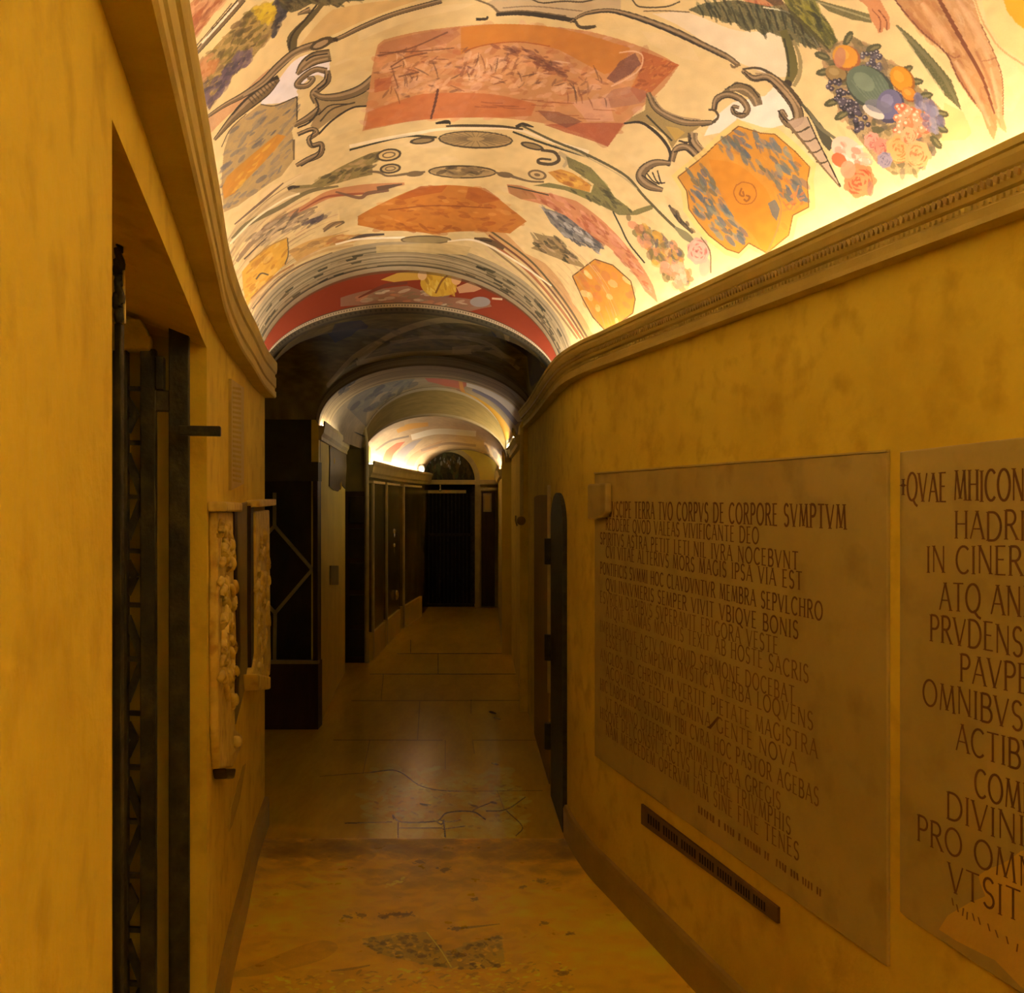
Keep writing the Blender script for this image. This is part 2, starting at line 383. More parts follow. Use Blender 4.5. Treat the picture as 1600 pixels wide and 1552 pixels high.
# ------------------------------------------------------------------ fresco of the near vault
def Z(ox, oy, s): return lambda *p: [(ox+x/s, oy+y/s) for x, y in p]
z1 = Z(280,0,4); z2 = Z(560,0,4); z3 = Z(900,0,4); z4 = Z(1200,0,4); z5 = Z(320,200,4.311); z6 = Z(560,180,4.311); z7 = Z(820,180,3.2); zf = Z(400,480,2.676)
BR = pc(112,86,42); BRD = pc(84,60,26); BRM = pc(150,118,66); BRL = pc(190,152,96); OL = pc(132,118,42); OLD = pc(88,80,34)
CR1 = pc(236,198,118); CR2 = pc(240,214,160); WHT = pc(244,226,196); OR = pc(224,132,22); ORP = pc(222,146,76); RED = pc(196,84,32); GOLD = pc(226,146,18); PINK = pc(236,166,112); GREY = pc(150,128,92)
def rose(x, y, r, light, dark, squash=1.0):
    c.ell(x, y, r, r*squash, 0, light); n = int(10+r*.8)
    for k in range(7): g = k*.9; c.ell(x+r*.78*math.cos(g), y+r*.78*squash*math.sin(g), r*.36, r*.32, g*57, light, .95, 10)
    for k in range(n):
        g = random.uniform(0, 6.28); q = r*(.25+.75*k/n)*random.uniform(.85,1.05); L = random.uniform(.5,1.2)
        P = [(x+q*math.cos(g+L*t), y+q*squash*math.sin(g+L*t)) for t in (0,.5,1)]
        c.stroke(P, [.6,max(1.4,r*.14),.6], dark if k % 3 else light*1.1, .75, 4)
    c.dabs([(x-r*.3,y-r*.3),(x+r*.3,y-r*.3),(x+r*.3,y+r*.3),(x-r*.3,y+r*.3)], [dark, dark*.8], 6, r*.14, 30, .8, .8, .6)
c = Canvas(V1, 1900, 1150, CR1, 200, 260)
c.mottle(.04, 10)
for k in range(900):
    u = random.random(); v = random.random(); a = random.uniform(.008,.035); b_ = a*random.uniform(.2,.5)
    c.fill_uv(np.array([(u-a,v),(u-a*.5,v+b_),(u+a*.5,v+b_*.8),(u+a,v),(u+a*.4,v-b_),(u-a*.5,v-b_*.7)]), random.choice([pc(226,178,92),pc(240,208,136),pc(232,184,110),pc(214,170,92),pc(244,210,150)]), random.uniform(.06,.22), .5)
# broad tints
c.poly(z1((740,300),(820,200),(900,110),(960,60),(1050,40),(1350,0),(1500,0),(1200,110),(1000,200),(880,260)), pc(226,168,78), .55)
c.poly(z2((0,190),(300,80),(560,30),(740,20),(640,60),(400,110),(160,190),(0,260)), pc(240,205,130), .6)
c.poly(z3((480,85),(700,80),(1000,190),(1250,200),(1300,280),(1310,480),(1040,400),(800,260),(640,160)), CR2, .8, .1, True)
c.poly(z1((540,600),(620,500),(720,380),(840,330),(930,330),(930,480),(850,470),(740,560),(740,600),(650,640),(560,650),(510,650)), pc(240,222,196), .9, .1, True)
c.poly(z3((880,720),(980,640),(1180,600),(1240,540),(1320,620),(1370,760),(1260,790),(1150,830),(1010,740),(900,830),(800,850),(830,790)), pc(242,218,176), .9, .1)
# top left: orange figure, ribbons, fruit garland
c.poly(z1((50,80),(70,20),(110,-20),(310,-20),(230,70),(160,150),(100,230),(82,270)), pc(216,134,66), .95, .25)
c.dabs(z1((60,80),(110,0),(300,0),(160,150),(90,250)), [pc(196,104,46),pc(236,166,100),pc(180,96,50)], 70, 12, -50, .2, .6, .25)
c.stroke(z1((90,350),(200,220),(300,105),(400,-10)), [5,8,9,9], BR); c.stroke(z1((140,270),(250,150),(370,15)), 3, CR2); c.stroke(z1((95,300),(190,190),(330,20)), 2, BRM)
gp = z1((110,400),(200,320),(330,180),(430,70),(560,20),(620,40),(640,110),(590,200),(520,290),(450,370),(360,450),(270,560),(190,690),(162,640),(140,500))
c.poly(gp, pc(172,134,56), .95, .3)
c.dabs(gp, [pc(150,124,44),pc(190,150,60),pc(120,96,40),pc(204,160,80),pc(160,120,64)], 260, 9, -45, .35, .8, .3)
c.dabs(z1((470,40),(560,20),(620,50),(590,130),(500,130)), [pc(226,186,20),pc(236,190,40),pc(200,156,30)], 60, 8, -40, .5, .8)
c.dabs(z1((360,330),(470,330),(450,380),(350,470),(270,570),(190,690),(160,600),(150,530),(260,480)), [pc(128,98,102),pc(150,116,110),pc(104,82,88)], 120, 8, -45, .3, .8, .35)
c.dabs(z1((115,400),(200,340),(240,420),(140,520)), [pc(208,124,54),pc(220,150,80)], 40, 9, -50, .3, .8, .35)
c.dabs(z1((600,0),(700,0),(680,60),(630,150),(590,230),(590,150),(630,70)), [pc(96,88,84),pc(120,104,88),pc(78,70,66)], 70, 8, -50, .4, .85, .4)
c.poly(z1((610,-20),(640,50),(700,80),(760,60),(830,20),(880,40),(950,30),(990,50),(1040,10),(1150,5),(1220,-20)), pc(104,92,46), .95, .2)
c.dabs(z1((610,-10),(700,70),(830,20),(990,40),(1150,0),(1150,-20)), [OLD,pc(140,120,66),BRD], 60, 7, 30, .4, .7, .3)
c.stroke(z1((900,20),(820,110),(745,185),(705,250),(712,325)), [6,9,12,16,13], pc(128,106,52)); c.stroke(z1((860,30),(780,130),(715,205),(690,270),(690,310)), 3, BRD); c.stroke(z1((820,60),(740,90)), [8,2], BR)
# orange strip and horn under it on the left flank
c.poly(z1((180,740),(300,650),(420,560),(560,430),(620,430),(520,530),(400,640),(300,730),(200,830),(178,800)), pc(214,140,84), .8, .3)
c.stroke(z1((620,490),(540,565),(430,650),(330,745),(220,875)), [6,14,15,9,3], BRM); c.stroke(z1((620,480),(545,520),(430,610),(330,720)), [7,4,3,2], BRD)
for k in range(9): c.stroke(z1((430+k*18,610-k*16),(465+k*18,650-k*16)), 2, BRD, .7)
# main scroll line of the left half
c.stroke(z1((170,735),(280,660),(400,595),(520,515),(620,415),(720,330),(840,280),(980,245),(1150,165),(1350,85),(1640,5)), [3,5,7,9,10,9,8,5,6,6,6], BR); c.stroke(z1((400,600),(520,530),(620,435),(730,345),(860,300)), 2.5, BRL)
c.ell(*z1((890,272))[0], 20, 8, -25, BR); c.ell(*z1((885,275))[0], 13, 4, -25, BRL); c.stroke(z1((960,245),(990,250)), 6, BRD)
# left volutes
c.stroke(z1((945,345),(850,365),(780,410),(735,465)), [16,17,13,4], BR, 1, 7); c.stroke(z1((930,365),(840,390),(770,440)), 3, BRL); c.stroke(z1((930,335),(840,350),(790,380)), 2.5, BRD)
c.stroke(z1((925,445),(850,435),(770,485),(735,535),(800,535),(840,490),(800,490)), [8,7,7,7,6,5,3], BR); c.stroke(z1((925,440),(925,500),(870,555),(835,590),(860,640)), [7,9,9,8,9], BRM)
c.stroke(z1((930,460),(915,520),(865,560)), 3, BRD)
c.poly(z1((1225,480),(1190,655),(1080,670),(960,740),(870,810),(820,790),(860,700),(835,600),(1000,605),(1130,560)), pc(176,140,78), .95, .15)
c.stroke(z1((1235,470),(1140,555),(1020,600),(900,608),(840,580)), [10,12,11,8,6], BR); c.stroke(z1((1185,662),(1080,675),(960,750),(870,840)), 3, BRD); c.stroke(z1((1100,640),(960,680),(880,760)), 2.5, BR); c.stroke(z1((1050,650),(940,660),(870,720)), 2, BRD)
c.stroke(z1((880,680),(800,740),(715,785)), [9,8,5], BR); c.stroke(z1((850,610),(870,680),(820,760),(740,800)), 3, BRD)
c.stroke(z1((740,840),(830,808),(862,830),(812,868),(830,910),(888,900),(880,960),(800,1000),(730,1035)), [4,5,5,6,6,6,8,7,4], BRM); c.stroke(z1((745,848),(835,815),(820,870),(835,915),(880,915),(860,975),(760,1040)), 2.2, BRD)
# left shields
s1 = [(407,163),(430,165),(464,151),(464,188),(456,205),(459,220),(459,250),(440,275),(400,302),(372,322),(350,332),(346,290),(350,235),(362,200),(385,180)]
c.poly(s1, pc(196,156,84), .95, .15); c.dabs(s1, [pc(140,128,112),pc(124,116,106),pc(176,150,100),pc(214,166,80),pc(160,140,110)], 170, 9, -42, .2, .7, .25)
c.poly(z5((130,480),(118,400),(150,330),(260,230),(380,130),(490,40),(545,55),(470,150),(390,240),(300,330),(200,440)), GOLD, .95, .12)
c.dabs(z5((140,440),(260,250),(480,60),(380,230),(200,430)), [pc(228,140,20),pc(246,184,50)], 40, 8, -45, .2, .5, .25)
c.stroke([(407,163),(430,165),(464,151)], 1.8, BR); c.stroke([(464,151),(464,188)], 2.5, BR); c.stroke([(459,218),(459,250)], 3, BRM); c.stroke([(346,230),(360,202),(385,178)], 1.6, BRM)
# central panel with figures
pan = [(590,70),(600,62),(640,52),(700,43),(760,38),(850,41),(920,49),(970,62),(1020,80),(1061,102),(1036,138),(1012,160),(992,178),(972,200),(950,229),(900,206),(850,193),(800,186),(730,184),(690,185),(640,190),(600,198),(566,205),(574,160),(580,120),(585,90)]
c.poly(pan, ORP, 1, .06)
c.dabs(pan, [pc(240,172,112),pc(206,114,58),pc(238,156,86),pc(220,120,56),pc(232,170,120)], 420, 10, -10, .6, .55, .4)
c.poly(z2((640,172),(860,150),(1150,160),(1400,210),(1600,270),(1700,300),(1650,420),(1540,465),(1400,390),(1250,310),(1050,260),(850,270),(700,310),(640,340)), OR, .95, .1)
c.stroke(z2((660,320),(800,280),(1000,262),(1200,290)), 2, pc(200,96,16), .8)
c.poly(z2((40,810),(60,700),(200,650),(380,590),(600,580),(850,590),(1000,620),(1110,650),(1080,725),(900,735),(700,735),(450,745),(250,770)), pc(224,116,44), .85, .15)
c.poly(z2((120,300),(160,265),(600,175),(640,215),(560,270),(350,320),(130,360)), pc(204,124,72), .7, .3)
c.poly(z3((0,770),(300,770),(200,918),(-60,830),(-200,780)), pc(206,92,40), .9, .2)
c.poly(z3((410,320),(645,405),(470,575),(400,640),(340,560),(400,440)), pc(212,102,26), .95, .2)
c.dabs(z3((420,330),(640,405),(460,580),(350,560)), [pc(180,76,22),pc(232,140,50)], 40, 6, -40, .5, .7, .3)
c.poly(z3((190,490),(280,380),(370,330),(405,400),(340,465),(240,520)), pc(152,82,58), .9, .25)
c.stroke(z3((270,330),(360,320),(415,350),(400,430),(320,490),(220,540)), 2.2, pc(240,180,120))
c.poly(z3((150,640),(230,560),(330,540),(440,570),(430,640),(330,660),(190,680)), pc(190,120,84), .7, .3)
c.dabs(z2((120,330),(600,280),(900,320),(1200,360),(1550,500),(1560,620),(1200,560),(700,560),(120,620)), [pc(150,78,44),pc(176,92,48),pc(140,84,56)], 120, 8, -20, .7, .55, .25)
c.dabs(z2((850,290),(1100,310),(1250,400),(1300,480),(1200,450),(1000,350)), [pc(138,64,36),pc(160,76,44)], 60, 8, 25, .3, .6, .3)
for (x, h) in ((640,120),(700,120),(830,90),(900,100),(960,110),(1100,100)): c.stroke(z2((x+40,360),(x,360+h)), 5, pc(170,92,46), .6)
c.dabs(z2((600,340),(1100,380),(1300,560),(700,540)), [pc(244,182,120),pc(242,170,96)], 60, 9, -40, .5, .6, .4)
c.dabs(z2((150,420),(560,380),(560,560),(200,640)), [pc(242,178,116),pc(240,164,90)], 60, 10, -20, .5, .55, .35)
c.poly(z2((1120,690),(1250,700),(1400,760),(1300,800),(1180,750)), pc(150,78,54), .7, .3); c.poly(z2((1330,640),(1560,610),(1600,760),(1430,760)), pc(238,168,120), .6, .2)
c.poly(z2((100,500),(210,480),(190,560),(100,580)), pc(214,104,46), .8, .2)
for k in range(46):
    x = random.uniform(120,1540); y = 300+random.uniform(20,260)+max(0,(x-900))*.12; L = random.uniform(30,110); g = random.choice([1.35,1.5,1.2,.2,-.15])+random.gauss(0,.2)
    c.stroke(z2((x,y),(x+L*.5*math.cos(g)+4,y+L*.5*math.sin(g)),(x+L*math.cos(g),y+L*math.sin(g))), [1,2.6,1], random.choice([pc(140,76,40),pc(168,88,46),pc(244,190,130),pc(120,70,44)]), .6, 4)
for k in range(14):
    x = random.uniform(640,1560); y = random.uniform(620,700)+max(0,x-1100)*.15; c.stroke(z2((x,y),(x+60,y+6),(x+140,y+8)), 1.6, pc(186,90,34), .6, 4)
c.stroke(z2((498,555),(478,650),(452,745)), [4,4,3], pc(140,66,30)); c.stroke(z2((130,330),(380,320),(600,300)), 2, pc(150,84,44), .7)
for p in (z2((120,350),(330,300),(560,200)), z2((200,420),(300,360),(430,330)), z2((250,480),(380,450))): c.stroke(p, 2.5, pc(146,78,42), .7)
# cartouche above the panel
c.poly(z2((880,-20),(1640,-20),(1640,70),(1440,85),(1360,120),(1150,92),(1000,78),(870,85),(800,20)), pc(206,172,116), .8, .15)
c.stroke(z2((730,-5),(830,35),(880,85)), [3,3,5], BRM); c.stroke(z2((860,92),(1000,80),(1150,95),(1360,130)), [5,8,8,7], BRD); c.stroke(z2((880,75),(1050,68),(1300,100)), 2, BRM)
c.stroke(z2((735,120),(800,118),(805,100)), [5,4,3], BRD); c.stroke(z2((1355,130),(1385,168),(1475,168)), [4,5,5], BR); c.stroke(z2((1080,-5),(1150,18),(1280,8),(1400,12),(1480,-5)), 2.5, BR); c.stroke(z2((900,50),(1100,40),(1400,70)), 2, pc(170,136,88))
# scroll of the right half
c.stroke(z3((-40,140),(60,85),(200,66),(330,92),(500,150),(650,212),(800,285),(940,352),(1015,405)), [2,4,5,7,8,9,8,7,5], BRM)
c.stroke(z3((60,92),(200,75),(330,105),(500,165),(650,228),(800,300),(930,365)), [2,2.5,3,3,3.5,3,3], BRD)
c.stroke(z3((-10,118),(15,165),(70,175),(125,162)), [3,4,5,4], BR); c.stroke(z3((1025,400),(985,420),(965,400)), [5,4,3], BRM)
c.stroke(z3((350,-5),(400,42),(560,42),(650,10)), 2.5, BR); c.stroke(z3((420,70),(560,68),(710,76)), 2, BRM)
w = z3((700,60),(800,20),(1000,0),(1200,35),(1350,80),(1470,190),(1545,325),(1500,310),(1400,270),(1300,240),(1210,200),(1170,222),(1120,180),(1060,195),(1000,140),(930,145),(880,110),(780,95))
c.poly(w, pc(108,104,52), .95, .2); c.dabs(w, [OLD,pc(142,134,76),pc(72,76,42),pc(120,116,70)], 200, 9, 62, .2, .8, .22)
for k in range(14):
    x = 760+k*52; c.stroke(z3((x,30+k*3),(x+30,80+k*9),(x+36,112+k*9)), [2,3,2], pc(74,72,36), .8)
c.poly(z3((1000,-20),(1280,-20),(1300,30),(1200,40),(1060,10)), pc(214,110,56), .8, .2)
c.stroke(z3((1170,45),(1330,80),(1450,190),(1530,315)), 2.2, pc(214,202,150))
c.stroke(z3((1295,190),(1340,330),(1352,440),(1325,520)), [12,15,17,12], OL); c.stroke(z3((1360,250),(1400,370),(1395,470),(1360,540)), [4,6,7,6], pc(176,150,84)); c.stroke(z3((1300,240),(1325,360),(1330,480)), 3, OLD); c.ell(*z3((1325,520))[0], 7, 5, 30, BRD)
# right volute and horn
c.stroke(z3((1040,440),(1110,490),(1200,485),(1290,560),(1368,660),(1388,745),(1330,775),(1285,725),(1290,695),(1320,735)), [5,8,9,12,14,14,10,7,5,3], BRM)
c.stroke(z3((1040,432),(1150,428),(1270,498),(1370,590),(1445,700)), [3,4,5,5,3], BR); c.stroke(z3((1050,450),(1110,500),(1200,500),(1280,575),(1345,660),(1360,730)), 2.2, BRD); c.stroke(z3((1120,460),(1220,470),(1320,560),(1400,670)), 2.5, BRL)
c.stroke(z3((1262,690),(1300,745),(1350,790)), 3, BRD)
c.poly(z4((120,760),(240,725),(300,860),(370,1000),(455,1175),(330,1030),(220,890)), pc(200,164,120), .95, .15)
for (a, b) in (((150,830),(262,790)),((205,880),(300,862)),((250,950),(340,930)),((300,1010),(375,1005))): c.stroke(z4(a, (a[0]*.5+b[0]*.5, a[1]*.5+b[1]*.5+12), b), 2.5, BR)
c.stroke(z4((245,730),(305,865),(375,1005),(455,1170)), 2.2, BRD); c.stroke(z4((120,770),(220,890),(330,1030),(450,1170)), [5,4,3,2], BRM)
c.poly(z3((910,575),(1000,510),(1090,530),(1150,590),(1168,652),(1112,668),(1075,610),(1000,572),(930,595)), pc(140,112,62), 1, .15)
c.stroke(z3((930,560),(1010,520),(1090,545),(1145,610)), 2, BRD); c.stroke(z3((960,560),(1050,560),(1110,610),(1130,655)), 3, BRL)
c.stroke(z3((862,690),(880,620),(950,592),(1030,620),(1072,680),(1040,722),(985,700),(985,668),(1020,672)), [6,8,8,8,8,7,6,5,3], BRM); c.stroke(z3((870,690),(890,635),(950,608),(1015,630)), 2.5, BRD); c.stroke(z3((975,665),(1000,710),(1060,710)), 2.2, BRD)
c.stroke(z3((828,685),(868,692),(888,730),(850,768),(780,785)), [3,4,4,5,5], BR)
c.poly(z3((440,590),(520,690),(640,750),(790,780),(720,830),(700,860),(640,870),(600,930),(560,850),(480,790),(400,765),(310,765),(350,730),(430,690)), pc(176,142,70), 1, .15)
c.poly(z3((560,790),(640,800),(680,830),(620,880)), pc(208,164,64), 1, .15)
c.stroke(z3((450,580),(500,675),(600,738),(700,768),(850,765)), [6,8,9,8,5], BR); c.stroke(z3((480,600),(540,680),(650,730),(780,750)), 2.2, BRL)
c.stroke(z3((300,772),(400,765),(480,812),(550,882),(590,960),(575,1040)), [3,4,5,5,5,5], BRD); c.stroke(z3((440,720),(520,800),(600,880)), 3, OLD)
c.stroke(z3((730,830),(735,890),(800,965),(870,1000)), [12,12,11,8], BRM); c.stroke(z3((712,840),(720,900),(790,985)), 2.5, BRD); c.stroke(z3((752,830),(760,890),(830,955)), 2.2, BRL)
c.stroke(z3((600,1010),(625,935),(690,920),(750,970),(805,1050)), [6,8,9,9,6], BRM); c.stroke(z3((610,950),(690,938),(740,985),(780,1040)), 2.5, BRD); c.stroke(z3((640,880),(700,890),(720,860)), 3, BRD)
c.stroke(z7((730,240),(655,238),(600,268),(580,310),(620,352),(690,375)), [5,9,12,13,11,5], BRM)
for k in range(4): c.stroke(z7((585+k*26,300-k*8),(620+k*20,325+k*3),(660+k*14,350-k*4)), 2.2, BRD)
# right shield
s2 = z7((1070,55),(1180,90),(1250,95),(1350,180),(1425,260),(1412,330),(1420,460),(1340,500),(1320,600),(1210,690),(1120,640),(1070,690),(1010,670),(920,600),(870,540),(820,470),(810,380),(765,310),(850,240),(900,200),(960,140))
cx, cy = np.mean(s2, axis=0); c.poly([(cx+(x-cx)*1.1, cy+(y-cy)*1.1) for x, y in s2], pc(246,200,96), .8, .05)
c.poly(s2, pc(226,146,24), 1, .06)
up = z7((960,140),(1070,75),(1250,110),(1400,270),(1400,420),(1300,430),(1240,330),(1100,240),(1000,200)); lo = z7((780,310),(900,235),(960,340),(1030,480),(1120,590),(1060,650),(930,580),(850,480),(820,390))
for q in (up, lo): c.dabs(q, [pc(116,126,108),pc(98,112,112),pc(152,150,112),pc(130,120,76),pc(120,130,120)], 85, 10, 52, .28, .85, .3)
c.dabs(s2, [pc(214,124,22),pc(234,160,40)], 60, 8, 45, .4, .5, .4)
c.poly(z7((920,220),(1060,245),(1180,340),(1230,420),(1262,540),(1210,690),(1140,600),(1040,500),(960,350)), pc(228,140,8), .95, .05, True)
for q in (lo, up): c.dabs(q, [pc(104,118,112),pc(128,128,96)], 16, 12, 55, .2, .9, .28)
c.poly(z7((1215,440),(1250,420),(1275,470),(1260,530),(1235,500)), pc(112,122,104), .9, .15)
c.stroke(z7((1060,345),(1045,390),(1075,440),(1130,440),(1158,400),(1140,350),(1090,335),(1060,350)), 1.8, pc(190,104,14), .8); c.stroke(z7((1085,365),(1075,395),(1095,405),(1090,380)), 3, pc(176,96,14), .8); c.stroke(z7((1105,400),(1125,410),(1110,430),(1095,420)), 3, pc(176,96,14), .8)
c.stroke(z7((1262,395),(1282,465),(1262,570),(1210,690)), 2.2, pc(196,140,60)); c.stroke(z7((1290,430),(1330,470),(1370,350)), 2.5, pc(210,130,50)); c.dabs(z7((1290,400),(1400,380),(1400,460),(1300,500)), [pc(226,130,50),pc(206,110,40)], 14, 7, -30, .4, .8)
for i in range(len(s2)): c.stroke([s2[i], s2[(i+1) % len(s2)]], 1.8, pc(160,102,24))
# fruit garland, rose, leaves, hand, legs, sun
c.poly(z4((80,-30),(280,-30),(330,90),(385,150),(412,210),(432,270),(385,325),(320,260),(230,170),(140,90)), pc(138,132,30), .95, .2)
c.dabs(z4((80,-20),(280,-20),(412,210),(385,325),(230,170)), [pc(164,152,30),pc(104,100,34),pc(80,78,34),pc(150,140,40)], 90, 12, 50, .2, .7, .22)
c.poly(z4((-60,-30),(60,-30),(140,60),(330,240),(400,330),(340,330),(220,190),(100,80)), pc(88,76,34), .8, .2)
c.poly(z4((280,-10),(420,30),(640,90),(650,145),(520,122),(380,72)), pc(120,114,52), .95, .15); c.stroke(z4((300,10),(460,60),(640,120)), 2.5, pc(176,160,96))
c.poly(z4((540,-20),(690,-20),(760,110),(762,180),(740,190),(725,170),(715,200),(690,210),(680,180),(640,120),(620,40)), pc(222,140,74), 1, .1); c.stroke(z4((650,60),(700,120),(700,200)), 2, pc(168,92,46)); c.stroke(z4((690,60),(740,130),(740,190)), 2, pc(168,92,46))
c.poly(z4((795,145),(900,228),(1040,375),(1145,500),(1210,692),(1100,592),(1000,452),(900,310)), pc(112,108,50), 1, .15); c.stroke(z4((800,160),(940,300),(1080,460),(1200,680)), [2,5,6,2], pc(140,130,72)); c.stroke(z4((830,200),(960,390),(1100,585)), 2, pc(196,176,110))
c.stroke(z4((1290,-10),(1350,150),(1450,300),(1620,420)), 3, pc(218,168,94)); c.poly(z4((1330,-20),(1470,-20),(1540,130),(1620,210),(1620,400),(1460,290),(1370,140)), pc(242,196,108), .7)
c.poly(z4((1100,640),(1220,700),(1275,830),(1230,875),(1080,880)), pc(238,184,90), .6)
l1 = z4((770,-30),(1060,-30),(1130,130),(1200,250),(1270,370),(1350,520),(1420,700),(1432,800),(1412,880),(1380,830),(1330,700),(1250,600),(1180,480),(1130,360),(1060,290),(960,210),(860,100))
l2 = z4((1070,-30),(1270,-30),(1330,150),(1380,270),(1430,370),(1462,500),(1465,700),(1495,835),(1450,800),(1410,690),(1350,500),(1260,330),(1180,200))
c.poly(l1, pc(206,142,74), 1, .08); c.poly(l2, pc(214,152,84), 1, .08)
c.dabs(l1, [pc(190,122,60),pc(220,166,98),pc(200,132,66)], 80, 12, 55, .2, .5, .35); c.dabs(l2, [pc(198,136,74),pc(224,176,110)], 60, 10, 62, .2, .5, .3)
c.stroke(z4((1060,-20),(1160,160),(1260,340),(1345,500),(1415,710)), [6,7,6,5,3], pc(160,84,36)); c.stroke(z4((780,-20),(880,110),(980,215),(1070,290),(1130,360),(1190,490),(1300,650)), 2.5, pc(150,84,42))

for P, w_ in (((( 960,20),(1030,120),(1110,220),(1160,330)),16),(((1170,380),(1230,480),(1310,620),(1390,790)),10),(((1180,-10),(1260,110),(1330,240),(1390,400)),14),(((1390,420),(1420,560),(1440,700)),8)):
    for q in (1,.7,.4): c.stroke(z4(*P), [w_*q*.5,w_*q,w_*q,w_*q*.4], pc(238,182,116), .22, 6, .2)
for P, w_ in ((((860,60),(960,180),(1080,285)),12),(((1140,380),(1200,490),(1290,640)),8),(((1300,320),(1380,500),(1430,680)),7)):
    for q in (1,.6): c.stroke(z4(*P), [w_*q*.5,w_*q,w_*q*.5], pc(176,100,48), .28, 6, .2)
c.stroke(z4((1120,330),(1160,360),(1200,350)), 2.5, pc(176,100,50), .7); c.stroke(z4((1340,380),(1385,375),(1420,360)), 2, pc(176,104,56), .6)
c.stroke(z4((1330,150),(1420,350),(1465,500),(1470,720)), 1.8, pc(176,108,58))
c.poly(z4((1465,-20),(1640,-20),(1640,215),(1540,135),(1490,60)), pc(250,168,16), 1, .03, False)
cl = z4((330,340),(420,280),(520,220),(640,290),(720,360),(860,430),(920,520),(1000,600),(1080,680),(1100,800),(1060,900),(1000,1000),(930,1090),(780,1090),(680,1020),(560,860),(440,700),(400,560),(350,450))
c.poly(cl, pc(150,116,64), .75, .4); c.dabs(cl, [pc(110,102,54),pc(140,120,64),pc(168,134,76),pc(120,104,80),pc(200,150,90)], 260, 11, 40, .8, .8, .45)
for (x, y, a) in ((500,240,-60),(660,300,-20),(340,350,200),(350,450,170),(400,640,160),(460,720,150),(920,510,0),(980,600,-10),(1080,710,10),(1080,800,30),(1050,890,50),(860,440,-30)):
    c.ell(*z4((x,y))[0], 13, 6, a, pc(112,104,52)); c.ell(*z4((x+6,y))[0], 8, 2, a, pc(150,136,74))
def fruit(x, y, a, b, rot, col, hi, lo_):
    X, Y = z4((x,y))[0]; c.ell(X, Y, a/4, b/4, rot, lo_); c.ell(X-a*.02, Y-b*.03, a/4*.9, b/4*.88, rot, col); c.ell(X-a*.06, Y-b*.08, a/4*.45, b/4*.4, rot, hi, .6)
fruit(430,465,75,55,20,pc(172,134,64),pc(196,160,90),pc(120,92,44)); fruit(490,362,92,78,30,pc(230,152,34),pc(240,176,64),pc(190,104,40)); c.ell(*z4((450,360))[0], 9, 16, 10, pc(206,130,86), .8)
fruit(840,500,95,70,55,pc(228,148,16),pc(240,172,44),pc(184,104,20)); fruit(885,590,55,42,40,pc(226,138,24),pc(240,166,60),pc(180,96,24))
for k in range(70):
    t = random.random(); x = 400+t*190+random.uniform(-40,40); y = 520+t*270+random.uniform(-45,45); X, Y = z4((x,y))[0]
    c.ell(X, Y, 4.4, 4.4, 0, random.choice([pc(84,70,76),pc(110,92,96),pc(64,54,58)]), .95, 10); c.ell(X-1, Y-1, 1.6, 1.4, 0, pc(190,170,150), .8, 8)
for k in range(26):
    X, Y = z4((random.uniform(590,720), random.uniform(320,430)))[0]; c.ell(X, Y, 4, 4, 0, random.choice([pc(88,76,84),pc(120,104,104)]), .95, 10); c.ell(X-1, Y-1, 1.5, 1.4, 0, pc(200,186,160), .8, 8)
fruit(640,550,168,122,38,pc(116,130,92),pc(146,156,110),pc(84,92,66))
for k in range(9): c.stroke(z4((520+k*22,500-k*4),(600+k*22,600+k*2),(660+k*14,640-k*6)), 1.6, pc(136,146,106), .5)
fruit(765,665,88,108,10,pc(122,112,134),pc(156,146,160),pc(92,82,104)); c.ell(*z4((660,700))[0], 19, 8, 30, pc(216,196,156)); c.ell(*z4((690,665))[0], 22, 10, 15, pc(132,126,128), .7)
for k in range(46):
    X, Y = z4((random.uniform(800,1000), random.uniform(660,860)))[0]; c.ell(X, Y, 6, 6, 0, random.choice([pc(234,150,92),pc(216,112,60),pc(226,130,70)]), .95, 12); c.ell(X-1.5, Y-1.5, 2.4, 2.2, 0, pc(248,196,144), .9, 8)
c.dabs(z4((920,600),(1000,600),(1080,760),(1040,860),(960,740)), [pc(142,132,142),pc(120,110,124),pc(168,152,150)], 40, 9, 60, .5, .85, .5)
for (x, y, r, a, b) in ((650,880,48,(230,150,110),(206,100,74)),(710,920,50,(226,134,96),(196,90,66)),(820,930,80,(242,158,80),(222,116,44)),(935,965,76,(242,156,86),(220,112,50)),(880,850,50,(240,160,96),(216,110,56)),(730,1000,45,(160,140,140),(124,112,120))):
    X, Y = z4((x,y))[0]; rose(X, Y, r/4, pc(*a), pc(*b), 1.08)
c.stroke(z4((210,650),(290,750),(360,870),(400,930)), [4,8,15,12], pc(108,98,58)); c.stroke(z4((240,670),(320,790),(440,880)), [2,6,4], pc(140,128,80))
c.ell(*z4((500,950))[0], 30, 20, 42, pc(242,188,140)); c.dabs(z4((400,900),(560,890),(640,1020),(560,1040),(420,1010)), [pc(236,170,120),pc(246,206,166),pc(222,140,96)], 30, 9, 40, .6, .8, .5)
rose(*z4((572,1130))[0], 24, pc(238,136,70), pc(206,84,30), 1.05)
c.ell(*z4((445,1000))[0], 13, 10, 40, pc(236,114,50)); c.ell(*z4((500,1060))[0], 12, 14, 0, pc(240,150,96), .9); c.ell(*z4((640,1180))[0], 5, 12, 0, pc(160,120,84), .7)
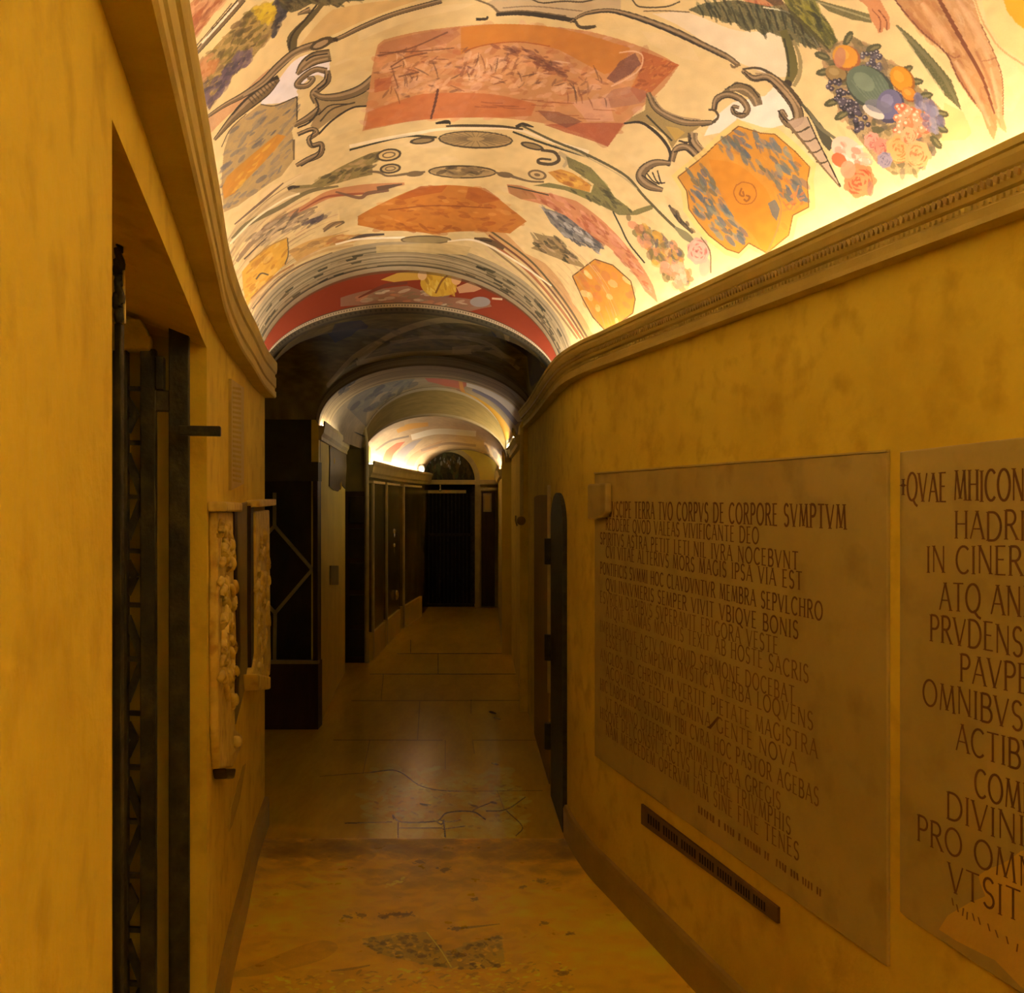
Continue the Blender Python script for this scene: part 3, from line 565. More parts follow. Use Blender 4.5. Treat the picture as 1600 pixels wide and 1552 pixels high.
# second register: crown
c.stroke(z6((-60,235),(180,172),(340,140),(530,150)), [3,3,4,3], OLD); c.stroke(z6((1040,112),(1250,190),(1552,285)), [3,3.5,3], OLD); c.stroke(z6((-60,210),(170,160),(400,120),(560,95),(800,90),(1060,95),(1250,160),(1552,250)), [5,5,5,4,4,4,5,6], pc(248,222,160), .8)
c.stroke(z6((520,55),(600,45),(620,62)), [3,6,2], BRD); c.stroke(z6((590,75),(700,70),(950,75),(1110,95)), [3,4,4,3], BR); c.stroke(z6((1060,80),(1110,62),(1180,80)), [5,6,2], BRD)
c.ell(*z6((790,166))[0], 59, 14, 2, BR); c.ell(*z6((790,164))[0], 56, 11.5, 2, pc(196,156,84))
for k in range(26):
    g = 2*math.pi*k/26; X, Y = z6((790,160))[0]; c.stroke([(X+14*math.cos(g), Y+3*math.sin(g)), (X+55*math.cos(g), Y+12*math.sin(g))], 1.4, BRM, .8)
for (x, y, a, b, r) in ((430,172,20,5.5,-6),(1170,208,19,5.5,14)): c.ell(*z6((x,y))[0], a, b, r, BR); c.ell(*z6((x,y))[0], a*.75, b*.55, r, pc(176,142,78))
def ring(p, a, b, r, w, col, inner): c.ell(*p, a, b, r, col); c.ell(*p, a-w, b-w*.7, r, inner)
c.poly(z5((560,425),(600,390),(720,382),(900,270),(1120,168),(1210,150),(1130,230),(1130,315),(900,372),(650,445)), pc(152,126,54), .95, .2)
c.dabs(z5((620,420),(900,280),(1200,150),(1130,310),(880,370)), [OLD,pc(176,146,70),pc(130,106,48),pc(206,164,96)], 60, 8, -25, .3, .7, .3)
c.stroke(z5((560,415),(590,400),(640,395)), [7,6,2], BRD)
ring(z6((205,268))[0], 20, 10, -8, 4, BR, pc(226,184,104)); ring(z6((205,268))[0], 11, 5, -8, 3, BRM, pc(226,184,104)); ring(z6((215,360))[0], 17, 8, -6, 4, BR, pc(214,174,96)); ring(z6((215,360))[0], 9, 4, -6, 2.5, BRM, pc(214,174,96))
c.stroke(z6((60,380),(140,385),(200,410),(330,395),(450,382)), [3,4,3,4,3], BRM); c.ell(*z6((380,395))[0], 14, 4.5, -4, BRM)
c.ell(*z6((700,382))[0], 54, 10.5, 1, BR); c.ell(*z6((700,383))[0], 51, 8, 1, pc(198,160,90)); c.dabs(z6((480,370),(700,345),(920,375),(700,420)), [BRM,pc(176,142,76),BRD], 40, 8, 0, .4, .7, .3)
c.stroke(z6((920,385),(1040,415),(1150,445),(1250,450)), [3,4,3,3], BRM); c.ell(*z6((990,402))[0], 13, 4.5, 8, BRM)
c.stroke(z6((1230,235),(1320,250),(1350,300),(1300,330),(1215,320),(1225,295),(1300,300)), [4,5,6,5,5,4,3], BR); c.stroke(z6((1350,250),(1410,300),(1380,350)), [6,8,4], pc(206,176,112)); ring(z6((1205,402))[0], 15, 8, 10, 4, BRM, pc(224,184,108)); c.ell(*z6((1205,402))[0], 5, 2.5, 10, BRM)
c.poly(z7((205,205),(330,262),(400,340),(450,410),(540,480),(560,470),(640,445),(640,470),(560,500),(470,500),(420,470),(330,430),(200,375),(40,352),(120,338),(330,388),(345,345),(220,262)), pc(134,124,48), .95, .2)
c.dabs(z7((205,205),(400,340),(540,480),(420,470),(200,375),(330,385)), [OLD,pc(160,146,62),pc(118,108,44)], 50, 9, 38, .3, .7, .25)
c.poly(z7((115,285),(180,270),(240,290),(330,350),(325,385),(240,365),(170,335)), pc(226,150,34), 1, .12); c.dabs(z7((115,285),(240,290),(330,360),(200,345)), [pc(244,184,60),pc(196,112,30)], 20, 7, 25, .3, .7, .4)
c.stroke(z7((-20,50),(150,132),(300,192),(500,300),(600,410),(750,560),(870,650)), [3,4,4,4,4,4,2], pc(126,110,54)); c.stroke(z7((150,150),(320,215),(490,310),(560,370)), 2, pc(206,178,110)); c.stroke(z7((440,480),(480,560),(520,640),(600,740)), 2.5, OLD)
# right: reclining figure and drapery, garland, rose, small shield
c.poly(z7((-90,345),(-20,352),(60,380),(140,395),(260,430),(380,520),(480,620),(560,720),(640,850),(665,940),(600,880),(520,760),(420,660),(320,600),(220,520),(100,450),(-20,420),(-80,390)), pc(224,134,72), .95, .15)
c.dabs(z7((-60,370),(140,400),(380,520),(560,720),(650,920),(520,760),(320,600),(100,440)), [pc(204,104,50),pc(240,164,110),pc(190,96,48),pc(230,140,90)], 130, 9, 42, .2, .7, .25)
c.poly(z7((-90,350),(-40,350),(40,390),(60,420),(-20,420),(-70,395)), pc(190,130,60), .8, .2); c.stroke(z7((-85,355),(0,372),(120,400)), 2, BR)
c.poly(z7((80,458),(200,500),(300,580),(385,650),(370,692),(300,642),(200,612),(130,540)), pc(132,126,110), .95, .2)
c.dabs(z7((80,460),(200,500),(385,650),(370,690),(200,610)), [pc(90,88,84),pc(196,184,156),pc(150,140,116),pc(110,104,92)], 90, 8, 40, .3, .8, .25)
c.poly(z7((40,585),(90,600),(160,610),(210,680),(290,745),(310,770),(230,745),(120,700),(30,665),(80,640)), pc(156,122,62), .9, .3); c.dabs(z7((40,590),(160,610),(290,745),(200,730),(40,660)), [OLD,pc(186,146,80),pc(210,170,110),pc(120,96,50)], 60, 8, 38, .4, .8, .3)
c.poly(z7((-330,450),(-240,490),(-120,570),(0,690),(100,740),(180,830),(240,940),(330,1080),(370,1130),(300,1130),(220,980),(120,850),(0,745),(-150,640),(-300,500)), pc(222,148,70), .75, .3)
for (o, w_, cc) in ((0,3,pc(150,80,40)),(22,4,pc(206,110,50)),(45,3,pc(170,130,70)),(-22,3,pc(120,100,50)),(70,3,pc(232,190,120))):
    c.stroke(z7((-180-o*.3,600+o),(0-o*.5,735+o),(110-o*.6,850+o*.8),(210-o*.7,980+o*.5),(300-o*.8,1120)), w_, cc, .9)
c.dabs(z7((500,480),(560,540),(680,600),(780,680),(790,760),(830,800),(790,900),(700,800),(620,700),(560,600)), [pc(228,164,34),pc(206,132,60),pc(142,116,62),pc(124,114,100),pc(234,150,90),pc(150,130,60)], 190, 8, 48, .6, .85, .5)
c.dabs(z7((690,730),(780,740),(810,860),(740,860)), [pc(240,170,120),pc(232,140,90)], 25, 8, 50, .5, .85, .6)
c.stroke(z7((720,450),(770,520),(840,590)), [3,7,4], pc(116,98,56)); c.stroke(z7((750,560),(800,600),(850,640)), [3,12,6], pc(156,144,86)); c.dabs(z7((710,440),(800,520),(860,600),(780,540)), [BRD,BRM], 18, 6, 60, .4, .8)
rose(*z7((868,680))[0], 17, pc(236,164,124), pc(206,110,84), 1.2)
c.ell(*z7((900,760))[0], 9, 15, 10, pc(232,160,120), .8); c.stroke(z7((880,610),(925,680),(930,790)), 2, BRM)
s3 = z7((350,720),(440,750),(530,830),(552,920),(540,990),(440,1065),(400,1075),(340,1010),(290,920),(238,805))
c.poly(s3, pc(226,146,24), 1, .06); c.dabs(s3, [pc(232,132,50),pc(246,204,116),pc(240,150,30),pc(214,120,60)], 45, 8, 50, .6, .7, .5)
for i in range(len(s3)): c.stroke([s3[i], s3[(i+1) % len(s3)]], 1.8, pc(140,92,30))
# hexagonal panel
hx = [(559,338),(600,316),(643,297),(697,289),(746,293),(771,305),(798,326),(823,346),(797,365),(676,366),(600,361),(559,352)]
c.poly(hx, pc(222,128,28), 1, .06); c.dabs(hx, [pc(204,104,18),pc(238,158,66),pc(228,136,34),pc(190,92,20)], 120, 9, 5, .3, .6, .3)
c.poly(z6((420,478),(600,475),(560,520),(300,570),(250,560)), pc(208,98,14), .8, .1); c.poly(z6((740,490),(850,490),(960,570),(820,600),(720,560)), pc(210,102,16), .7, .15); c.stroke(z6((200,640),(500,610),(900,625)), 2, pc(180,80,16), .7)
va = float(c.uv(z5((300,560)))[0][1]); vb = float(c.uv([(672,383)])[0][1])
for k in range(150):
    u = random.uniform(.03,.27); v = random.uniform(va, vb); L = random.uniform(.03,.11); w_ = random.uniform(.0015,.006); sl = random.uniform(-.008,.008)
    c.fill_uv(np.array([(u,v),(u+L*.5,v+sl-w_*.3),(u+L,v+sl),(u+L,v+sl+w_*.6),(u+L*.5,v+sl+w_),(u,v+w_)]), random.choice([BRM,BRL,pc(206,150,90),pc(170,140,80),pc(232,190,120),pc(140,116,64),pc(222,160,100)]), random.uniform(.35,.8), .3)
for k in range(90):
    u = random.uniform(.72,.95); v = random.uniform(va+.1, vb); L = random.uniform(.03,.09); w_ = random.uniform(.0015,.004)
    c.fill_uv(np.array([(u,v),(u+L,v),(u+L,v+w_*.6),(u,v+w_)]), random.choice([BRL,pc(206,150,90),pc(232,190,120),pc(200,160,100)]), random.uniform(.2,.5), .3)
# left second register: strips running up the flank
c.poly(z5((190,700),(400,500),(560,420),(760,400),(640,460),(500,550),(330,680),(210,830)), pc(214,176,106), .7, .3)
for (p, w_, cc) in ((((200,650),(400,482),(530,370)),[2,4,2],pc(150,112,72)),(((180,745),(300,640),(500,540),(700,430),(900,392)),[3,8,7,6,3],pc(150,126,66)),(((170,780),(330,620),(520,490),(640,440)),3,pc(246,218,150)),
                   (((215,900),(330,760),(480,650),(650,572),(760,530)),[5,8,7,6,3],pc(178,142,88)),(((265,885),(420,740),(560,660),(700,610)),2.5,pc(130,96,58)),(((230,860),(380,690),(560,580),(760,490),(940,420)),[2,3,4,4,3],pc(190,140,84)),
                   (((560,595),(700,520),(830,452),(1000,418),(1150,398),(1345,376)),[4,9,12,13,11,4],pc(222,142,74)),(((640,560),(800,470),(950,450),(1100,440)),[2,3,4,3],pc(190,92,46)),(((880,430),(1040,470),(1100,440),(1240,420)),[3,5,6,4],pc(160,108,70)),
                   (((1160,410),(1220,400),(1330,378)),[7,7,2],pc(134,96,60)),(((800,690),(860,650),(935,630)),[6,7,3],pc(176,132,76)),(((800,700),(880,640),(940,635),(880,670)),2,BRM)): c.stroke(z5(*p), w_, cc, .95)
c.dabs(z5((300,740),(480,600),(700,560),(820,590),(750,640),(560,700),(380,800)), [pc(170,142,94),pc(202,168,112),pc(132,108,72),pc(226,186,120)], 120, 10, -38, .2, .75, .2)
c.dabs(z5((660,640),(790,590),(800,600),(740,650)), [pc(110,90,80),pc(140,116,96)], 20, 8, -30, .3, .8, .3)
c.poly(z5((560,830),(700,760),(880,720),(1000,720),(1150,712),(1000,772),(800,805),(620,900)), pc(232,168,66), .9, .15); c.dabs(z5((580,830),(880,725),(1100,720),(800,800)), [pc(220,136,60),pc(190,140,70),pc(240,190,100)], 40, 9, -20, .3, .7, .3)
c.stroke(z5((940,770),(1060,728),(1210,716)), [2,5,3], pc(120,96,70)); c.stroke(z5((880,785),(1050,748),(1350,738)), 3, pc(250,228,170))
s4 = z5((250,970),(320,890),(430,800),(557,738),(562,850),(540,920),(450,1010),(330,1130),(285,1200),(258,1090))
c.poly(s4, pc(242,174,38), 1, .08); c.dabs(s4, [pc(226,146,30),pc(248,194,80),pc(206,130,30)], 40, 9, -45, .2, .6, .3); c.stroke(z5((557,740),(562,850),(540,920)), 2, BRM); c.stroke(z5((345,1020),(380,980),(430,990)), 2.5, BRM); c.stroke(z5((300,905),(430,800),(555,738)), 2, pc(206,150,60))
for (p, w_, cc) in ((((300,1180),(450,1020),(620,910),(800,830),(1000,790)),[3,4,4,4,3],pc(226,176,96)),(((320,1220),(480,1040),(640,930),(860,840)),[2,3,3,2],pc(150,112,62)),(((310,1150),(470,1000),(600,920)),2.5,pc(196,130,60))): c.stroke(z5(*p), w_, cc, .9)
c.ell(*z6((455,840))[0], 40, 7, 0, BRM); c.ell(*z6((455,841))[0], 37, 5, 0, pc(186,156,88))
c.stroke(z6((780,830),(880,850),(980,900)), [3,9,5], pc(140,100,50)); c.stroke(z6((820,840),(900,850)), 2, BRD); c.stroke(z6((600,850),(760,840),(900,890),(1100,1010),(1300,1150)), [2,3,3,3,2], pc(248,224,164))
# ringed bands before the lunette
v0 = float(c.uv([(672,381)])[0][1]); dv = 1-v0
c.band(0, 1, v0, 1.0, pc(178,152,98), .9, .15)
for k in range(16):
    v = v0 + dv*(k+.5)/16 + random.uniform(-.004,.004); cc = random.choice([pc(118,100,54),pc(206,178,120),pc(150,128,76),pc(96,84,46),pc(222,192,132)])
    c.band(0, 1, v, v+dv*random.uniform(.012,.035), cc, .8, .3)
c.poly(z6((120,880),(300,872),(600,868),(760,890),(730,945),(500,935),(120,930)), pc(222,184,104), .9, .05)
for k in range(90):
    u = random.uniform(.04,.42) if random.random() < .3 else random.uniform(.6,.97); v = v0+dv*random.uniform(.25,.8)
    g = random.uniform(-.5,.5); a, b = .012, .005
    c.fill_uv(np.array([(u-a,v-b+g*.008),(u+a,v-b-g*.008),(u+a*.8,v+b),(u-a*.8,v+b)]), random.choice([pc(84,78,36),pc(110,98,48),pc(140,116,60),pc(200,170,110)]), .85)
c.band(0, 1, 1-dv*.16, 1-dv*.02, pc(208,180,120), .95, .1); c.band(0, 1, 1-dv*.20, 1-dv*.17, pc(90,74,40), .9); 
c.mottle(.05, 30)
rel_ = np.clip(c.c/CR1, .02, 3); lum_ = rel_ @ np.array((.45,.45,.10)); c.c[:] = CR1*rel_**.95*(lum_**.5)[...,None]   # the pigments are deeper than the ground
M['fresco'] = c.mat('vault_fresco')

# ------------------------------------------------------------------ vaults
vault1 = struct(surface('ceiling', V1, 150, 170, M['fresco']))
c = Canvas(V0, 700, 500, CR1, 60, 60); c.mottle(.06, 12)
for k in range(7):
    v = (k+.5)/7
    c.band(0, 1, v-.028, v-.022, BR, .8, .2); c.band(0, 1, v+.03, v+.034, BRM, .8, .2)
    c.band(.34, .66, v-.015, v+.02, ORP if k % 2 else pc(224,118,24), .9, .25)
    for u in (.2,.8): c.band(u-.05, u+.05, v-.012, v+.018, GOLD, .9, .2)
vault0 = struct(surface('ceiling', V0, 60, 60, c.mat('vault_fresco_rear')))

# red lunette with a golden figure, over the first arch
LUN = face(S1, .58, .405, .60, .575, .03, .04)
c = Canvas(LUN, 1500, 2400, pc(190,70,22), 200, 60)
c.W, c.H = 320, 2400; c.c = np.empty((2400,320,3), np.float32); c.c[:] = pc(136,48,12)
c.poly(z6((-120,1230),(60,1180),(200,1165),(330,1150),(420,1180),(540,1225),(760,1240),(860,1230),(900,1290),(760,1320),(540,1320),(300,1310),(-120,1290)), pc(150,124,84), .7, .45)
c.dabs(z6((-100,1230),(200,1170),(420,1180),(760,1240),(800,1300),(300,1300)), [pc(206,180,130),pc(140,120,80),pc(190,120,70),pc(120,100,60)], 60, 9, -8, .3, .7, .25)
c.poly(z6((150,1110),(260,1065),(390,1050),(560,1060),(640,1075),(620,1110),(400,1110),(240,1125)), pc(206,160,50), .95, .2)
c.poly(z6((430,1060),(600,1055),(680,1080),(660,1140),(640,1200),(560,1220),(480,1215),(420,1150)), pc(216,168,40), 1, .2, True)
c.dabs(z6((430,1060),(680,1080),(640,1200),(480,1215)), [pc(238,200,80),pc(168,118,24),pc(196,146,34),pc(230,186,60)], 50, 6, 70, .4, .8, .3)
c.ell(*z6((430,1078))[0], 7, 8, 0, pc(226,178,110)); c.ell(*z6((660,1105))[0], 8, 9, 0, pc(226,170,100)); c.poly(z6((660,1160),(760,1120),(830,1170),(780,1190),(680,1200)), pc(214,160,100), .9, .2)
c.stroke(z6((0,1230),(180,1150),(330,1130)), [2,6,4], pc(110,50,24)); c.stroke(z6((520,1200),(560,1120),(600,1080)), 3, pc(140,90,20)); c.ell(*z6((820,1258))[0], 16, 8, 0, pc(150,136,112)); c.stroke(z6((900,1235),(970,1240)), 3, pc(214,176,120))
c.band(0,1,0,.10,pc(190,168,116),.95,.2); c.band(0,1,.10,.13,pc(80,66,36),.9); c.band(0,1,.93,1,pc(96,70,36),.8,.2)
for k in range(160): c.band(k/160, k/160+.0026, .03, .075, pc(70,60,34), .8)
lun1 = struct(surface('wall_back', LUN, 90, 8, c.mat('lunette_fresco')))
# arch soffit, groined bay
c = Canvas(barrel(S1,S1b,.58,.58,.405,.40,.03), 60, 900, pc(120,104,62), 60, 20)
for k in range(90): c.band(k/90, k/90+.005, .15, .5, pc(70,60,34), .7)
c.band(0,1,.7,1,pc(90,78,44),.9,.2)
arch1 = struct(surface('ceiling', barrel(S1,S1b,.58,.58,.405,.40,.03), 80, 4, c.mat('arch_soffit_paint')))

def groin(x0, x1):
    A0, B0 = np.array(S1b[0]), np.array(S1b[1]); A1, B1 = np.array(S2[0]), np.array(S2[1])
    def S(u, v):
        uu = x0+(x1-x0)*u
        A = A0+(A1-A0)*v[...,None]; B = B0+(B1-B0)*v[...,None]; D = B-A
        xy = (A+B)/2 + D*uu[...,None]/2
        h1 = np.where(np.abs(uu) < 1.02, .56+.46*np.sqrt(np.clip(1-(uu/1.02)**2,0,1)), .56)
        h2 = .56+.46*np.sqrt(np.clip(1-((v-.5)/.5)**2,0,1))
        h2 = np.where(uu > .9, .56, h2)
        return np.concatenate([xy, (EYE+np.maximum(h1,h2))[...,None]], -1)
    return S
G = groin(-2.6, 1.05)
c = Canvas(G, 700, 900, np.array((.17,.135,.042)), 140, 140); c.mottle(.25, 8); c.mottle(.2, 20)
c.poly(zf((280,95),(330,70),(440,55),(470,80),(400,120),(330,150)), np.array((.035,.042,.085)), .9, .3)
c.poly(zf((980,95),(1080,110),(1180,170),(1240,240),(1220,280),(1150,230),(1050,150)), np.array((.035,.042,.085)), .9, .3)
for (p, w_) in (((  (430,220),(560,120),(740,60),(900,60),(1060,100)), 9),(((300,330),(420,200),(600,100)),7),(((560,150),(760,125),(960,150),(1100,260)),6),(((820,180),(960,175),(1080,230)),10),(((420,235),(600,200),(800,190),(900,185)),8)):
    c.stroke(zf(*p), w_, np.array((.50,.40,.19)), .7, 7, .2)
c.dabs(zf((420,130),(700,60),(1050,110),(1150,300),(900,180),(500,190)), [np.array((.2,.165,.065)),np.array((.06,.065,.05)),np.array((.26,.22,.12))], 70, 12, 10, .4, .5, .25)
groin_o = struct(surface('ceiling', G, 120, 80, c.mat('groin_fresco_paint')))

# second arch: face, soffit ring
L2 = face(S2, .52, .43, .56, .46, .0, .02)
c = Canvas(L2, 120, 1200, pc(178,154,104), 80, 20)
for k in range(60): c.band(random.random(), random.random(), random.random(), random.random(), pc(140,118,72), .12)
c.band(0,1,.0,.2,pc(120,100,60),.9,.2); c.band(0,1,.75,1,pc(110,96,60),.9,.2)
struct(surface('wall_back', L2, 80, 6, c.mat('arch_face_paint')))
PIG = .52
B2 = barrel(S2,S3,.52,.52,.43,.43,.0)
c = Canvas(B2, 300, 1100, pc(196,168,112), 100, 40); c.mottle(.1, 16)
for k in range(9):
    v = (k+.5)/9+random.uniform(-.02,.02); c.band(0,1,v,v+random.uniform(.02,.05), random.choice([pc(130,104,56),pc(226,196,140),pc(150,120,74)]), .85, .25)
c.dabs(zf((340,350),(400,280),(430,290),(360,360)), [pc(90,92,96),pc(60,56,48),pc(220,206,170)], 20, 9, -45, .4, .9)
c.poly(zf((1040,260),(1120,330),(1140,420),(1100,400),(1030,300)), pc(220,210,200), .5, .3)
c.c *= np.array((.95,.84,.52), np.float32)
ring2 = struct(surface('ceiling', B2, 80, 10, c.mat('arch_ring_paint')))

# second vault
V2 = barrel(S3,S4,.50,.50,.50,.62,.02)
c = Canvas(V2, 700, 900, pc(170,150,104), 120, 120); c.mottle(.12, 14)
c.poly(zf((380,420),(460,330),(560,280),(660,300),(640,340),(520,360),(470,420),(460,500)), pc(110,106,92), .8, .4)
c.dabs(zf((400,420),(520,310),(680,290),(640,350),(480,430)), [pc(66,66,66),pc(120,116,96),pc(150,140,100)], 60, 10, -35, .3, .8, .3)
c.poly(zf((690,282),(760,278),(870,272),(885,325),(860,345),(790,330),(720,312)), pc(196,84,40), .95, .15)
c.poly(zf((880,288),(960,308),(1060,368),(1130,438),(1140,470),(1090,480),(1020,412),(940,352),(880,332)), pc(236,222,196), .95, .1)
c.stroke(zf((850,280),(862,345),(880,380)), 6, pc(222,150,40))
c.stroke(zf((905,345),(985,385),(1040,430),(1090,490)), [4,6,7,7], pc(112,104,120)); c.stroke(zf((930,315),(1010,350),(1080,400)), 3, pc(150,140,140))
c.poly(zf((815,340),(900,368),(980,415),(1040,475),(1075,540),(1040,560),(1020,535),(960,455),(870,395),(820,375)), pc(240,180,28), 1, .1)
c.dabs(zf((780,340),(850,350),(860,385),(800,380)), [pc(150,110,80),pc(110,90,80),pc(226,190,140)], 16, 8, 20, .4, .8)
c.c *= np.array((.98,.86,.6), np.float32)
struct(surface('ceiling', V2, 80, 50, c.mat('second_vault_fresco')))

PIG = .61
# third lunette and vault
S4c = ((-1.46,9.16),(-.07,9.31))
L3 = face(S4c, .38, .45, .50, .62, .02, .02)
c = Canvas(L3, 200, 900, pc(166,138,64), 80, 20); c.mottle(.12, 10)
c.band(0,1,.0,.10,pc(190,164,100),.9,.15); c.band(0,1,.9,1,pc(214,190,130),.9,.15)
struct(surface('wall_back', L3, 80, 6, c.mat('third_lunette_paint')))
V3 = barrel(S4,S5,.38,.38,.45,.36,.02)
c = Canvas(V3, 800, 800, pc(206,174,120), 120, 160); c.mottle(.1, 16)
c.poly(zf((530,645),(545,600),(590,568),(625,562),(600,590),(575,615),(565,650)), pc(206,100,44), 1, .15)
c.poly(zf((570,655),(600,600),(660,560),(700,550),(660,590),(630,620),(615,660)), pc(158,148,138), .9, .25)
c.poly(zf((625,665),(650,620),(700,590),(780,560),(760,590),(690,620),(660,665)), pc(190,140,80), .8, .25)
c.stroke(zf((590,520),(640,500),(720,490)), [6,9,6], pc(226,164,50)); c.stroke(zf((480,560),(540,510),(620,490)), 6, pc(190,160,110)); c.stroke(zf((650,545),(760,520),(920,530)), 9, pc(246,232,190))  # last stroke paints the lit band along the crown into the colour
c.stroke(zf((500,600),(560,560),(640,540)), 3, pc(140,120,90)); c.stroke(zf((690,600),(800,570),(920,580)), 4, pc(160,130,90)); c.dabs(zf((960,590),(1030,590),(1040,660),(960,690)), [pc(150,130,90),pc(100,90,66),pc(210,190,140)], 30, 7, 60, .4, .8)
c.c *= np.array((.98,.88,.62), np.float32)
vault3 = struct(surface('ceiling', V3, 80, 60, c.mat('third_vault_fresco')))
c = Canvas(V3, 8, 8, pc(206,174,120), 20, 20)

# ------------------------------------------------------------------ far side walls
# left pillar face between the chapel and the niche
PF = [(-1.355,6.5),(-1.42,7.2),(-1.50,8.0),(-1.546,8.6)]
struct(MB().sweep(PF, [(0,0),(0,EYE+.56),(-.05,EYE+.56),(-.05,0)], -1).build('wall_left', M['pilaster']))
struct(MB().sweep(PF, [(0,EYE+.42),(.02,EYE+.42),(.02,EYE+.445),(.035,EYE+.47),(.045,EYE+.52),(.045,EYE+.552),(.036,EYE+.552),(.032,EYE+.52),(0,EYE+.52)], -1).build('trim_3', M['pale_edge']))
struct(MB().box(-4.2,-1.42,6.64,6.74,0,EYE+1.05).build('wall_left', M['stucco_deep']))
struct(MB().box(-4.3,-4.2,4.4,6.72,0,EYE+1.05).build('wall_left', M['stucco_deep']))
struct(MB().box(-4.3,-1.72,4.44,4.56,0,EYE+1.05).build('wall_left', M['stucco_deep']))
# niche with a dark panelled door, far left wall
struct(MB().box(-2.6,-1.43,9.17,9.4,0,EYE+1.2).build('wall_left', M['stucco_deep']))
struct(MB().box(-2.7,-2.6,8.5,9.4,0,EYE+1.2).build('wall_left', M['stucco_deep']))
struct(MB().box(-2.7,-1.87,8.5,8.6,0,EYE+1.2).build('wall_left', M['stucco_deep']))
ni = MB(); ni.add([(-2.7,8.5,EYE+.62),(-1.43,8.5,EYE+.62),(-1.43,9.4,EYE+.62),(-2.7,9.4,EYE+.62)], [(0,1,2,3)]); struct(ni.build('ceiling', M['groin']))
FL = [(-1.43,9.18),(-1.42,10.3),(-1.396,11.37),(-1.33,12.3),(-1.245,13.2),(-1.25,13.8)]
struct(MB().sweep(FL, [(0,0),(0,EYE+.37),(-.3,EYE+.37),(-.3,0)], -1).build('wall_left', M['green_marble']))
struct(MB().sweep(FL, E([(0,.22),(.03,.225),(.035,.25),(.05,.27),(.06,.33),(.075,.36),(.075,.385),(.06,.385),(.05,.35),(0,.35)]), -1).build('trim_4', M['pale_edge']))
# right: return of the wall, pilaster, far wall
struct(MB().box(.06,.45,7.0,7.35,0,EYE+.56).build('wall_right', M['stucco']))
R2 = [(.075,7.35),(.045,8.3),(-.0066,9.59)]
struct(MB().sweep(R2, [(0,0),(0,EYE+.62),(-.3,EYE+.62),(-.3,0)], 1).build('wall_right', M['stucco']))
struct(MB().sweep([(.06,7.0)]+R2, E([(0,.42),(.03,.43),(.035,.46),(.06,.50),(.06,.54),(.045,.54),(.04,.49),(0,.49)]), 1).build('trim_5', M['cornice']))
struct(MB().box(-.105,.3,9.59,9.85,0,EYE+.5).build('wall_right', M['pilaster']))
R3 = [(-.1,9.85),(-.15,11.5),(-.208,13.8)]
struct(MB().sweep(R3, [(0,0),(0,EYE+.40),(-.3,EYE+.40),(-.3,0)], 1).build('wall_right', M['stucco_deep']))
struct(MB().sweep([(-.105,9.6)]+R3, E([(0,.24),(.03,.25),(.04,.29),(.06,.32),(.06,.36),(.045,.36),(.04,.32),(0,.32)]), 1).build('trim_6', M['cornice']))

# end wall with the arched gateway
YE = 13.8
def e3(x, y, dy=0.0): p = at(x, y, YE); return (p[0], YE+dy, p[2])
arc = [e3(700+42*math.cos(math.pi*k/24), 752-46*math.sin(math.pi*k/24)) for k in range(25)]   # right to left over the top
outer = [e3(788,952), e3(788,660), e3(600,660), e3(600,952)]
w = MB(); poly = [e3(788,952), e3(788,640), e3(590,640), e3(590,952), e3(658,952)] + arc[::-1] + [e3(742,952)]
w.prism(poly, (0,.25,0)); struct(w.build('wall_back', M['pilaster']))
struct(MB().box(-2,.6,YE+.45,YE+.55,0,2.6).build('wall_back', M['void']))

# ------------------------------------------------------------------ the far gateway
def bx(mb, x0, y0, x1, y1, Y, d):
    """box between two photo corners at distance Y, d deep"""
    a = at(x0, y0, Y); b = at(x1, y1, Y)
    return mb.box(min(a[0],b[0]), max(a[0],b[0]), Y, Y+d, max(0, min(a[2],b[2])), max(a[2],b[2]))
arch_o = empty('stone_archway', (e3(700,952)[0], YE, 0), 'pale stone arch framing the dark gate at the far end of the passage', 'archway')
m = MB()
inn = [e3(700+43*math.cos(math.pi*k/24), 752-46*math.sin(math.pi*k/24), -.05) for k in range(25)]
out = [e3(700+50*math.cos(math.pi*k/24), 752-53*math.sin(math.pi*k/24), -.05) for k in range(25)]
for k in range(24): m.prism([inn[k], inn[k+1], out[k+1], out[k]], (0,.05,0))
m.build('arch_ring', M['pale_edge'], arch_o)
m = MB(); bx(m, 742, 952, 751, 752, YE-.05, .05); m.build('jamb', M['pale_edge'], arch_o)
m = MB(); bx(m, 651, 952, 659, 752, YE-.05, .05); m.build('jamb', M['pale_edge'], arch_o)
m = MB(); bx(m, 659, 757, 742, 750, YE-.05, .10); m.build('transom', M['pale_edge'], arch_o)
LU = lambda u, v: np.stack([e3(0,0)[0]*0 + (at(700,0,YE)[0] + (42/F*YE)*np.cos(np.pi*u)*v), np.full_like(u, YE+.12), EYE + (781-752)/F*YE + (46/F*YE)*np.sin(np.pi*u)*v], -1)
c = Canvas(LU, 200, 300, pc(70,60,22), 60, 60); c.mottle(.3, 10)
c.dabs([(660,750),(670,720),(700,708),(730,720),(742,750)], [pc(110,84,26),pc(50,56,22),pc(140,100,40),pc(40,36,16),pc(86,90,40)], 80, 7, 80, .5, .8, .4)
c.dabs([(670,722),(700,708),(728,720),(700,735)], [pc(190,186,150),pc(160,150,110)], 16, 3, 90, .2, .8, .35)
lu = surface('lunette_painting', LU, 40, 12, c.mat('fanlight_paint')); lu.parent = arch_o; lu.matrix_parent_inverse = arch_o.matrix_basis.inverted()

